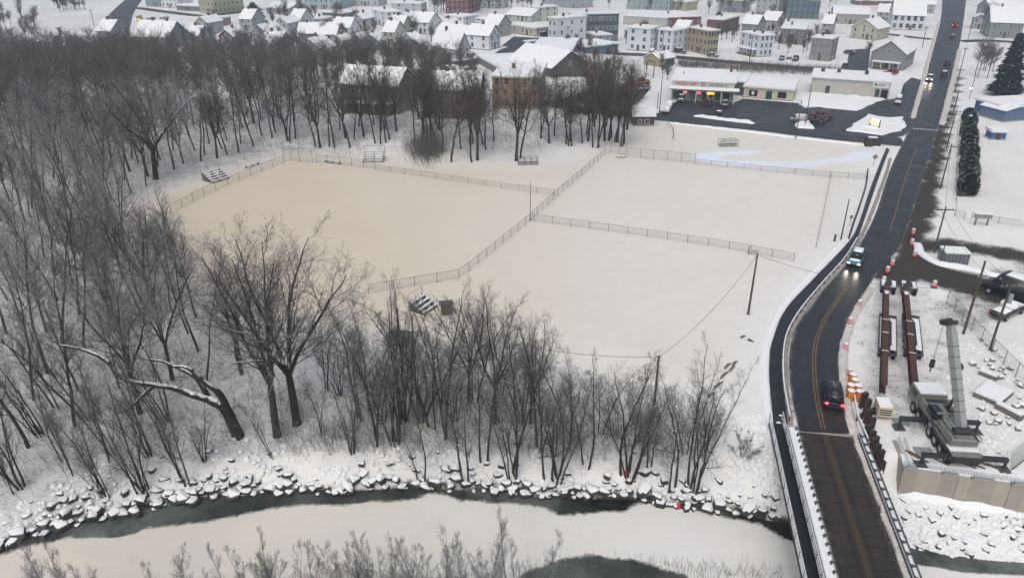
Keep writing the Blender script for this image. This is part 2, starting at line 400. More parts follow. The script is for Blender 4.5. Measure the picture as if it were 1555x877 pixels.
def build_river():
    xs = np.arange(-140, 110, 0.6); ys = np.arange(24, 72, 0.6); X, Y = np.meshgrid(xs, ys)
    ice = sstep(-2.2, 1.6, sdist(ICE, X, Y)); ice = np.maximum(ice, sstep(-1.0, 1.0, sdist(ICE2, X, Y)))
    ice = ice * (1 - sstep(-1.6, 1.4, sdist(POOL, X, Y))) * (1 - 0.75 * sstep(-0.7, 0.5, sdist(HOLE, X, Y)))
    ice = np.maximum(ice, 0.75 * sstep(-0.8, 0.6, sdist(UNDER, X, Y)))
    PX, PY = project(X, Y, np.full(X.shape, WZ))
    grey = 0.62 + 1.2 * fnoise(X, Y, 9); grey = grey * (1 - .9 * sstep(880, 920, PX) * sstep(990, 960, PX) * sstep(815, 800, PY)); grey = grey * (1 - .8 * sstep(1100, 1140, PX)) + 1.3 * sstep(1300, 1340, PX)
    tan = sstep(1150, 100, PX) * 0.7 + .25
    v = np.stack([X.ravel(), Y.ravel(), np.full(X.size, WZ)], 1); ny, nx = X.shape; idx = np.arange(nx * ny).reshape(ny, nx)
    f = np.stack([idx[:-1, :-1], idx[:-1, 1:], idx[1:, 1:], idx[1:, :-1]], -1).reshape(-1, 4)
    me = bpy.data.meshes.new('river'); me.from_pydata(v.tolist(), [], f.tolist()); me.materials.append(RIVM)
    ca = me.color_attributes.new('cover', 'FLOAT_COLOR', 'POINT')
    ca.data.foreach_set('color', np.stack([np.clip(ice * 0.95, 0, 1).ravel(), np.clip(grey, 0, 1).ravel(), tan.ravel(), np.ones(tan.size)], 1).ravel().astype(np.float32))
    return tag(link('river', me), 'half frozen river with snow covered ice and dark open water', None, None, 'structure')
build_river()

def ribbon(name, Lp, Rp, off, m, label=None, n=None, across=6, zfix=None, crown=0.0):
    L, Rr = catmull(Lp), catmull(Rp)
    n = n or max(8, int(sum((b - a).length for a, b in zip(L, L[1:])) / 2.0))
    L, Rr = resample(L, n), resample(Rr, n); v, f, uv = [], [], []
    for i in range(n):
        for j in range(across + 1):
            u = j / across; p = L[i].lerp(Rr[i], u); z = (Hs(p.x, p.y) if zfix is None else zfix) + off
            v.append((p.x, p.y, z)); uv.append((u, i * 0.1))
    for i in range(n - 1):
        for j in range(across):
            a = i * (across + 1) + j; f.append((a, a + 1, a + across + 2, a + across + 1))
    me = bpy.data.meshes.new(name); me.from_pydata(v, [], f); me.materials.append(m)
    ul = me.uv_layers.new(name='UVMap')
    ul.data.foreach_set('uv', np.array([uv[q] for q in [l.vertex_index for l in me.loops]]).ravel())
    bm = bmesh.new(); bm.from_mesh(me); bmesh.ops.recalc_face_normals(bm, faces=bm.faces)
    if sum(ff.normal.z for ff in bm.faces) < 0: bmesh.ops.reverse_faces(bm, faces=bm.faces)
    bm.to_mesh(me); bm.free()
    return tag(link(name, me), label, None, None, 'structure')
def street(name, px, w, off, m, label=None):
    P = catmull(gp(px), 5); L, Rr = [], []
    for i, p in enumerate(P):
        t = (P[min(i + 1, len(P) - 1)] - P[max(i - 1, 0)]); t.z = 0; t.normalize(); nn = Vector((-t.y, t.x, 0)) * w / 2
        L.append(p + nn); Rr.append(p - nn)
    return ribbon(name, L[::2] if len(L) > 4 else L, Rr[::2] if len(Rr) > 4 else Rr, off, m, label)
def sheet(name, px, off, m, label=None, kind='structure', thick=0.0, wob=0.0):
    P = gp(px); Q = []
    for a, b in zip(P, P[1:] + P[:1]):
        k = max(1, int((b - a).length / 1.5))
        for i in range(k):
            p = a.lerp(b, i / k); Q.append(Vector((p.x + wob * vnoise(p.x, p.y, 2.0) * 2, p.y + wob * vnoise(p.x + 50, p.y, 2.0) * 2, 0)))
    bm = bmesh.new(); vs = [bm.verts.new((p.x, p.y, Hs(p.x, p.y) + off)) for p in Q]
    fc = bm.faces.new(vs); fc.normal_update()
    if fc.normal.z < 0: fc.normal_flip()
    if thick > 0:
        r = bmesh.ops.extrude_face_region(bm, geom=[fc]); tv = [e for e in r['geom'] if isinstance(e, bmesh.types.BMVert)]
        cx = sum(v.co.x for v in tv) / len(tv); cy = sum(v.co.y for v in tv) / len(tv)
        for v in tv:
            d = Vector((cx - v.co.x, cy - v.co.y, 0)); v.co += d.normalized() * min(thick * 1.2, d.length * 0.4); v.co.z += thick * (0.7 + vnoise(v.co.x, v.co.y, 1.7))
    bmesh.ops.triangulate(bm, faces=bm.faces)
    me = bpy.data.meshes.new(name); bm.to_mesh(me); bm.free(); me.materials.append(m)
    ul = me.uv_layers.new(name='UVMap'); ul.data.foreach_set('uv', [0.4] * (2 * len(me.loops)))
    return tag(link(name, me), label, None, None, kind)
def berm(px, w, h, m=None, label='ploughed snow ridge along the road edge', z=None, step=0.7, pts=None, ragged=0.5):
    P = catmull(pts if pts else gp(px), 6); Ln = sum((b - a).length for a, b in zip(P, P[1:])); n = max(4, int(Ln / step)); P = resample(P, n)
    prof = [(-0.5, -0.12), (-0.36, 0.45), (-0.12, 0.9), (0.12, 1.0), (0.34, 0.5), (0.5, -0.12)]; v, f = [], []; k = len(prof)
    for i, p in enumerate(P):
        t = P[min(i + 1, n - 1)] - P[max(i - 1, 0)]; t.z = 0; t.normalize(); nn = Vector((-t.y, t.x, 0)); e = min(1, min(i, n - 1 - i) / 2 + 0.1)
        for j, (a, q) in enumerate(prof):
            ww = w * (1 + ragged * 1.2 * vnoise(p.x + j * 9, p.y, 1.6)); x, y = p.x + nn.x * a * ww, p.y + nn.y * a * ww
            zz = (Hs(x, y) if z is None else z) + (h * q * e * (1 + ragged * 1.4 * vnoise(x, y, 0.9)) if q > 0 else -0.1)
            v.append((x, y, zz))
    for i in range(n - 1):
        for j in range(k - 1): a = i * k + j; f.append((a, a + 1, a + k + 1, a + k))
    me = bpy.data.meshes.new('snow_bank'); me.from_pydata(v, [], f); me.materials.append(m or SNOWD)
    bm = bmesh.new(); bm.from_mesh(me); bmesh.ops.recalc_face_normals(bm, faces=bm.faces)
    if sum(ff.normal.z for ff in bm.faces) < 0: bmesh.ops.reverse_faces(bm, faces=bm.faces)
    bm.to_mesh(me); bm.free()
    me.polygons.foreach_set('use_smooth', [True] * len(me.polygons))
    return tag(link('snow_bank', me), label, None, None, 'stuff')

ROAD_L = [(1213, 656), (1208, 630), (1200, 585), (1198, 550), (1202, 515), (1214, 488), (1233, 463), (1262, 427), (1290, 395), (1309, 365), (1330, 323), (1353, 254), (1384, 188), (1402, 123), (1413, 80), (1428, 31), (1431, 0), (1432, -30)]
ROAD_R = [(1290, 659), (1284, 630), (1277, 585), (1275, 550), (1277, 522), (1284, 497), (1292, 476), (1320, 433), (1345, 400), (1368, 372), (1386, 323), (1402, 269), (1428, 185), (1446, 123), (1455, 80), (1462, 40), (1467, 0), (1469, -30)]
ribbon('road', gp(ROAD_L), gp(ROAD_R), 0.09, ASPH, 'wet two lane main road curving towards the bridge', n=240, across=8)
WALK_L = [(1174, 645), (1169, 590), (1168, 550), (1173, 517), (1193, 470), (1235, 424), (1289, 367), (1304, 339), (1322, 285), (1340, 239), (1346, 225)]
WALK_R = [(1196, 645), (1189, 590), (1187, 550), (1191, 520), (1210, 478), (1258, 421), (1299, 367), (1309, 344), (1332, 277), (1346, 239), (1351, 228)]
ribbon('sidewalk', gp(WALK_L), gp(WALK_R), 0.13, WALKM, 'dark wet footway beside the main road', n=110, across=3)
sheet('parking_lot', [(1000, 171), (1019, 160), (1030, 152), (1116, 156), (1128, 150), (1212, 157), (1222, 164), (1300, 160), (1345, 152), (1366, 149), (1372, 128), (1384, 118), (1400, 122), (1396, 150), (1388, 178), (1372, 206), (1340, 214), (1250, 206), (1160, 196), (1100, 189), (1050, 184), (1000, 180)], 0.065, ASPH_L, 'wet asphalt parking lot before the shops')
street('road', [(820, 156), (860, 160), (930, 168), (990, 177), (1050, 183), (1150, 193), (1250, 205), (1345, 214), (1372, 216)], 7.5, 0.075, ASPH, 'side street passing the parking lot to the main road')
sheet('snow_island', [(1230, 141), (1346, 150), (1300, 169), (1216, 160), (1212, 150)], 0.07, SNOW, 'smooth snow lying before the long beige shop building', 'stuff', 0.5, 0.5)
sheet('snow_island', [(1284, 199), (1300, 186), (1319, 175), (1334, 178), (1372, 179), (1377, 190), (1366, 199), (1340, 206)], 0.07, SNOW, 'snow island around the lit yellow sign', 'stuff', 0.4, 0.5)
berm([(1053, 176), (1090, 181), (1146, 188)], 2.2, 0.6, SNOW, 'ploughed snow ridge between parking lot and side street')
sheet('snow_island', [(1206, 190), (1226, 181), (1234, 190), (1234, 196), (1212, 195)], 0.07, SNOW, 'small snow heap around the lot light poles', 'stuff', 0.5, 0.4)
street('road', [(690, 98), (735, 92), (765, 86), (785, 74), (845, 63)], 9, 0.06, ASPH, 'street bending past the white and yellow gabled houses')
sheet('parking_lot', [(762, 70), (780, 56), (815, 58), (848, 52), (846, 64), (800, 74)], 0.08, ASPH_L, 'dark yard beside the low cream building')
street('road', [(900, 78), (940, 82), (1000, 85), (1043, 88.5), (1160, 99), (1222, 104), (1262, 107)], 7, 0.06, ASPH, 'back street behind the shops')
ribbon('road', gp([(152, 48), (158, 36), (168, 20), (190, 0), (200, -8)]), gp([(196, 46), (199, 36), (203, 20), (216, 0), (222, -8)]), 0.06, ASPH, 'wide road climbing past the snowy lot beyond the woods')
street('road', [(205, 12), (250, 18), (300, 24), (330, 23), (400, 14)], 6, 0.07, ASPH, 'street before the pale green apartment block')
sheet('parking_lot', [(1290, 76), (1322, 74), (1318, 108), (1284, 108)], 0.07, ASPH_L, 'drive beside the grey gabled house')
street('road', [(1330, 50), (1380, 56), (1415, 60)], 5, 0.06, ASPH, 'narrow road before the white house with dormers')
street('road', [(1458, 63), (1500, 62), (1570, 66)], 6, 0.06, ASPH, 'narrow road before the grey green house')
sheet('parking_lot', [(850, 152), (900, 136), (960, 122), (988, 124), (984, 140), (965, 158), (930, 164), (860, 157)], 0.07, ASPH_L, 'dark yard behind the trees with a truck')
# ploughed edges
berm([(1386, 180), (1402, 123), (1412, 84), (1426, 35)], 1.6, 0.35)
berm([(1430, 190), (1447, 123), (1457, 75)], 1.8, 0.4)
berm([(1200, 645), (1193, 590), (1192, 550), (1196, 517), (1222, 470), (1258, 428), (1285, 398), (1306, 362), (1324, 322), (1346, 262), (1352, 240)], 0.65, 0.25, mat('grimy_snow', (.30, .28, .26), .85, .15, vary=.5, scale=1.5, bump=.5), 'dirty snow ridge between footway and road')
berm([(1298, 660), (1290, 630), (1282, 585), (1280, 550), (1283, 522), (1297, 478), (1322, 440)], 1.2, 0.3)
berm([(1166, 640), (1162, 590), (1161, 550), (1167, 510), (1190, 462), (1230, 418), (1284, 362)], 1.1, 0.14, SNOW, 'snow ridge along the footway')
berm([(1392, 368), (1400, 385), (1425, 400), (1470, 408), (1540, 425)], 1.6, 0.4, SNOW, 'ploughed snow ridge beside the dirt drive')
berm([(1010, 186), (1100, 196), (1200, 208), (1300, 219), (1340, 224)], 1.3, 0.3, SNOW, 'snow ridge between the side street and the field')
# painted lines
PAINT_Y = mat('worn_yellow_paint', (0.15, 0.10, 0.045), 0.6, vary=0.6, scale=2); PAINT_W = mat('worn_white_paint', (0.5, 0.5, 0.5), 0.6, vary=0.3, scale=5)
def line_mark(name, px, w, m, label, off=0.096, side=0.0, pts=None):
    P = catmull(pts or gp(px), 5); L, Rr = [], []
    for i, p in enumerate(P):
        t = (P[min(i + 1, len(P) - 1)] - P[max(i - 1, 0)]); t.z = 0; t.normalize(); nn = Vector((-t.y, t.x, 0))
        L.append(p + nn * (side + w / 2)); Rr.append(p + nn * (side - w / 2))
    return ribbon(name, L, Rr, off, m, label, across=1)
CL = [(1250, 652), (1241, 610), (1236, 560), (1238, 525), (1247, 497), (1262, 470), (1290, 432)]
line_mark('road_marking', CL, 0.13, PAINT_Y, 'one of the double yellow centre lines on the curve', side=0.16)
line_mark('road_marking', CL, 0.13, PAINT_Y, 'one of the double yellow centre lines on the curve', side=-0.16)
line_mark('road_marking', [(1351, 352), (1360, 322), (1369, 290), (1378, 262), (1392, 225)], 0.18, PAINT_Y, 'worn yellow centre line on the straight', side=0)
for k in range(7):
    a = G(1388 + k * 5.6, 196 + k * 0.35); mb = MB().box((0, 0, 0.1), (0.36, 1.3, 0.012)); tag(mb.build('road_marking', PAINT_W, None, a), 'white bar of the crosswalk at the junction', None, 'crosswalk bars', 'structure')
# ================================================================== BRIDGE AND BUILDING SITE
STEEL = mat('dark_galvanised_steel', (0.06, 0.065, 0.07), 0.55, 0.4, vary=0.3, scale=2)
GALV = mat('galvanised_steel', (0.33, 0.35, 0.36), 0.45, 0.5, 0.3, vary=0.15, scale=4)
RUST = mat('weathering_steel', (0.075, 0.042, 0.034), 0.75, 0.2, vary=0.35, scale=1.5)
CONC = mat('raw_concrete', (0.36, 0.33, 0.28), 0.85, 0.2, vary=0.18, scale=0.9, bump=0.2)
CONC2 = mat('damp_concrete', (0.315, 0.29, 0.25), 0.85, 0.2, vary=0.22, scale=0.7, bump=0.2)
WOODM = mat('wet_timber', (0.17, 0.11, 0.07), 0.8, 0.2, vary=0.3, scale=4)
BLACKM = mat('black_rubber', (0.012, 0.012, 0.013), 0.8, 0.2, vary=0.2)
DARKM = mat('dark_machine_paint', (0.03, 0.03, 0.032), 0.5, 0.4, vary=0.25)
CREAM = mat('cream_machine_paint', (0.19, 0.19, 0.17), 0.5, 0.4, vary=0.4, scale=1.2)
GLASSD = mat('dark_window_glass', (0.018, 0.022, 0.026), 0.12, 0.5, vary=0.3, scale=0.8)
ORANGE = mat('orange_plastic', (0.62, 0.22, 0.05), 0.55, 0.4, vary=0.15); REDP = mat('red_plastic', (0.60, 0.07, 0.06), 0.55, 0.4, vary=0.15); WHITEP = mat('white_plastic', (0.72, 0.71, 0.70), 0.6, 0.3, vary=0.05)
def deck_mat():
    m, n, l, b = nodes_of('worn_deck_panel')
    ge = n.new('ShaderNodeTexCoord'); sx = n.new('ShaderNodeSeparateXYZ'); l.new(ge.outputs['Object'], sx.inputs[0])
    po = n.new('ShaderNodeNewGeometry').outputs['Position']
    mid = noise_out(n, l, po, 0.7, 5); fine = noise_out(n, l, po, 5, 5)
    c = mixc(n, l, ramp(n, l, mid, 0.3, 0.7), (0.026, 0.020, 0.015), (0.045, 0.035, 0.026))
    ax = mth(n, l, 'ABSOLUTE', mth(n, l, 'SUBTRACT', mth(n, l, 'ABSOLUTE', mth(n, l, 'SUBTRACT', mth(n, l, 'ABSOLUTE', sx.outputs['X']), 1.3)), 0.72))
    c = mixc(n, l, ramp(n, l, ax, 0.28, 0.0, 0, 0.75), c, (0.014, 0.012, 0.011))        # wet wheel tracks
    c = mixc(n, l, ramp(n, l, mth(n, l, 'ADD', fine, mth(n, l, 'MULTIPLY', mth(n, l, 'ABSOLUTE', sx.outputs['X']), 0.12)), 0.80, 0.92, 0, 0.45), c, (0.2, 0.18, 0.155))
    l.new(c, b.inputs['Base Color']); b.inputs['Roughness'].default_value = 0.55; b.inputs['Specular IOR Level'].default_value = 0.35
    return m
DECKM = deck_mat()

def build_bridge():
    z = 0.10
    la, lb = plane(1214, 658, z), plane(1268, 875, z); ra, rb = plane(1291, 660, z), plane(1374, 875, z)
    o0, o1 = (la + ra) / 2, (lb + rb) / 2; ax = o1 - o0; rz = math.atan2(-ax.x, ax.y) ; W2 = ((ra - la).length + (rb - lb).length) / 4
    # local frame: +y along the deck towards the near bank, x is mirrored accordingly
    B = thing('bridge', (o0.x, o0.y, 0), rz, 'narrow steel panel bridge with worn deck, footway and snowy ledges', 'bridge')
    sx = 1 if (Matrix.Rotation(rz, 3, 'Z') @ Vector((1, 0, 0))).dot(ra - la) > 0 else -1   # +1: local +x is the side of the building site
    LEN = 34.0; PW = 1.22; n = int(LEN / PW)
    dm = MB(); dm.box((0, 0, 0), (2 * W2, PW - 0.035, 0.2)); dmesh = dm.mesh('deck_panel', DECKM)
    for i in range(n): link('deck_panel', dmesh, B, (0, PW * (i + 0.5), z - 0.1 + RNG.uniform(-.008, .008)))
    LY = n * PW
    for s in (-1, 1):
        MB().b2(-0.2, 0.2, 0, LY, -1.3, -0.35).build('girder', STEEL, B, (s * (W2 - 0.8), 0, 0))
    for s in (-1, 1): line = MB().box((0, LY / 2, 0), (0.09, LY - 0.3, 0.006)).build('centre_line', mat('faded_deck_line', (0.085, 0.055, 0.03), 0.7, vary=0.6, scale=3), B, (s * 0.11, 0, z + 0.009))
    # side of the footway: ledge with snow, gussets, chords
    x0 = -sx * W2; x1 = -sx * (W2 + 1.25)
    MB().b2(min(x0, x1) + .02, max(x0, x1) - .02, 0, LY, -0.9, 0.42).build('ledge', STEEL, B)
    sn = MB()
    for i in range(int(LY / 0.5)): 
        h = 0.10 + 0.03 * RNG.random(); sn.b2(min(x0, x1) + .12, max(x0, x1) - .16, i * .5, i * .5 + .5, 0.40, 0.44 + h)
    tag(sn.build('ledge_snow', SNOW, B), None, None, None, 'stuff')
    g = MB(); g.add([(-.05, -.12, 0), (.05, -.12, 0), (.05, .28, 0), (-.05, .28, 0), (-.05, -.1, .55), (.05, -.1, .55)], [(0, 1, 2, 3), (0, 4, 5, 1), (1, 5, 2), (0, 3, 4), (2, 5, 4, 3)])
    g.box((0.14, 0.1, 0.14), (0.26, 0.10, 0.20)); gm = g.mesh('gusset', STEEL)
    for i in range(int(LY / 0.95)): link('gusset', gm, B, (x0 - sx * 0.30, i * 0.95 + 0.4, 0.47), 0 if sx > 0 else math.pi)
    MB().b2(-.05, .05, 0, LY, 0.42, 0.62).build('kerb_beam', GALV, B, (x0 - sx * 0.06, 0, 0))
    MB().b2(-.05, .05, 0, LY, 0.36, 0.66).build('top_chord', STEEL, B, (x1 + sx * 0.10, 0, 0))
    MB().b2(-.045, .045, 0, LY, 0.0, 0.07).build('top_rail', GALV, B, (x1 + sx * 0.26, 0, 0.62))
    # footway
    x2 = x1 - sx * 1.35
    MB().b2(min(x1, x2) + .01, max(x1, x2) - .01, -1.0, LY, -0.08, 0.14).build('footway', mat('wet_black_footway', (.012, .013, .014), .5, .3, vary=.25, scale=.8), B)
    for xr, hs in ((x1 - sx * 0.05, (0.45, 0.8, 1.15)), (x2 + sx * 0.05, (0.35, 0.62, 0.89, 1.16))):
        for h in hs:
            MB().box((0, LY / 2 - 0.8, 0), (0.04, LY + 1.6, 0.04)).build('handrail', GALV, B, (xr, 0, h))
            MB().box((0, LY / 2 - 0.8, 0), (0.045, LY + 1.6, 0.02)).build('rail_snow', SNOW, B, (xr, 0, h + 0.04))
        pm = MB().b2(-.035, .035, -.035, .035, 0.1, 1.2).mesh('rail_post', STEEL)
        for i in range(int(LY / 2) + 1): link('rail_post', pm, B, (xr, i * 2.0 - 0.9, 0))
    # side of the building site: slush strip, open chords with triangles
    xa = sx * W2; k = MB(); ns = int(LY / 0.5)
    for i in range(ns):
        w = 0.40 + 0.3 * vnoise(i * 0.5, 3, 1.2); a, b = sorted((xa - sx * (w - 0.42), xa + sx * 0.45)); k.box(((a + b) / 2, i * .5 + .25, z + .06), (b - a, .5, 0.16 + 0.06 * RNG.random()), taper=0.8)
    tag(k.build('slush_strip', SNOWD, B), None, None, None, 'stuff')
    MB().b2(-.30, .30, 0, LY, -0.8, 0.46).build('ledge', STEEL, B, (xa + sx * 0.75, 0, 0))
    MB().b2(-.28, .28, 0, LY, 0.46, 0.54).build('ledge_snow', SNOW, B, (xa + sx * 0.75, 0, 0))
    for q in (0.52, 0.98): MB().b2(-.05, .05, 0, LY, 0.64, 0.72).build('top_chord', STEEL, B, (xa + sx * q, 0, 0))
    tm = MB().prism([(-.2, -.2), (.2, -.02), (-.2, .2)], 0.0, 0.07).mesh('chord_gusset', STEEL)
    pm = MB().b2(-.025, .025, -.025, .025, 0.2, 0.66).mesh('chord_post', STEEL); dg = MB().tube((0, 0, 0.24), (0, 1.15, 0.66), 0.018, n=4).mesh('diagonal', STEEL)
    for i in range(int(LY / 1.25)):
        link('chord_gusset', tm, B, (xa + sx * 0.75, i * 1.25 + 0.5, 0.66), 0 if sx > 0 else math.pi)
        for q in (0.52, 0.98):
            link('chord_post', pm, B, (xa + sx * q, i * 1.25 + 0.1, 0)); link('diagonal', dg, B, (xa + sx * q, i * 1.25 + 0.1, 0))
    # far abutment of the old bridge under the deck
    tag(MB().b2(-W2 - 2.7, W2 + 1.4, -1.2, -0.15, -4.2, -0.14).build('bridge_abutment', CONC2, None, (o0.x, o0.y, 0), rz), 'concrete block carrying the end of the steel bridge', 'abutment')
build_bridge()

# ---- guard rails
def guard_rail(px, label, h=0.7, m=None, post=2.0, snow=True):
    P = catmull(gp(px), 6); L = sum((b - a).length for a, b in zip(P, P[1:])); n = max(3, int(L / post)); Q = resample(P, n)
    o = thing('guard_rail', Q[0], 0, label, 'guard rail')
    b = MB(); c = MB()
    for p, q in zip(Q, Q[1:]):
        p, q = p - Q[0], q - Q[0]; d = (q - p); a = math.atan2(d.y, d.x); mid = (p + q) / 2
        b.box((mid.x, mid.y, mid.z + h - .05), (d.length, 0.06, 0.28), a); c.box((mid.x, mid.y, mid.z + h + .12), (d.length * .98, 0.12, 0.06), a)
    b.build('rail_beam', m or GALV, o)
    if snow: c.build('rail_snow', SNOW, o)
    pm = MB().b2(-.06, .06, -.06, .06, -.3, h).mesh('rail_post', STEEL)
    for p in Q: link('rail_post', pm, o, p - Q[0])
guard_rail([(1295, 607), (1297, 625), (1302, 645), (1309, 662), (1316, 676)], 'galvanised guard rail running from the orange barrels to the bridge')
guard_rail([(1198, 640), (1189, 590), (1188, 550), (1193, 514), (1214, 476), (1254, 428), (1281, 398), (1301, 366)], 'long curved guard rail between footway and road', 0.6, GALV)

# ---- girders on their carrying trailers
def girder(a, b, z, w, d, label):
    pa, pb = plane(a[0], a[1], z), plane(b[0], b[1], z); v = pb - pa; L = v.length; rz = math.atan2(-v.x, v.y)
    o = thing('steel_girder', (pa.x, pa.y, z - d), rz, label, 'girder')
    MB().b2(-w / 2, w / 2, 0, L, d - 0.07, d).build('top_flange', RUST, o); MB().b2(-w / 2, w / 2, 0, L, 0, 0.07).build('bottom_flange', RUST, o)
    MB().b2(-.03, .03, 0.01, L - .01, 0.07, d - 0.07).build('web', RUST, o)
    sm = MB().b2(-w / 2 + .05, w / 2 - .05, -.02, .02, 0.07, d - .07).mesh('stiffener', RUST)
    for i in range(int(L / 2.4)): link('stiffener', sm, o, (0, 1.2 + i * 2.4, 0))
    st = MB().box((0, 0, d + 0.015), (w + 0.06, 0.12, 0.03)).mesh('strap', WHITEP)
    for f in (0.1, 0.42, 0.55, 0.72): link('strap', st, o, (0, L * f, 0))
    MB().box((0, L * 0.12, d + 0.02), (w * 0.7, 0.7, 0.04)).build('snow_patch', SNOW, o)
    return o
girder((1347, 429), (1343, 583), 2.2, 0.62, 1.1, 'long rust brown steel girder lying nearer the road')
girder((1375, 430), (1391, 588), 2.2, 0.62, 1.1, 'long rust brown steel girder lying nearer the crane')
def wheel(r, w, parent, loc, rz=0):
    o = MB().tube((-w / 2, 0, 0), (w / 2, 0, 0), r, r, 14).build('wheel', BLACKM, parent, loc, rz); MB().tube((-w / 2 - .01, 0, 0), (w / 2 + .01, 0, 0), r * 0.5, r * 0.5, 10).build('rim', GALV, o); return o
def dolly(px, py, px2, py2, w, label, cat='trailer'):
    a, b = G(px, py), G(px2, py2); v = b - a; L = v.length
    o = thing('girder_trailer', a, math.atan2(-v.x, v.y), label, cat)
    for s in (-1, 1): MB().b2(-.12, .12, 0, L, 0.75, 1.0).build('frame_rail', STEEL, o, (s * (w / 2 - .15), 0, 0))
    cm = MB().b2(-w / 2 + .04, w / 2 - .04, -.1, .1, 0.70, 0.97).mesh('cross_member', STEEL)
    for i in range(int(L / 1.2) + 1): link('cross_member', cm, o, (0, 0.15 + i * (L - .3) / max(1, int(L / 1.2)), 0.0))
    MB().b2(-.4, .4, L * 0.2, L * 0.8, 0.98, 1.09).build('bolster', DARKM, o)
    for s in (-1, 1): MB().b2(-.3, .3, L * 0.1, L * .9, 1.0, 1.04).build('deck_snow', SNOW, o, (s * (w / 2 - .45), 0, 0))
    for i in range(3):
        for s in (-1, 1): wheel(0.48, 0.4, o, (s * (w / 2 - .3), L * (0.55 + i * 0.18), 0.48))
dolly(1346, 488, 1345, 548, 2.0, 'low trailer under the girder nearer the road'); dolly(1380, 488, 1385, 548, 2.0, 'low trailer under the girder nearer the crane')
dolly(1347, 434, 1347, 446, 2.0, 'short front dolly under the girder nearer the road'); dolly(1377, 436, 1379, 448, 2.0, 'short front dolly under the girder nearer the crane')

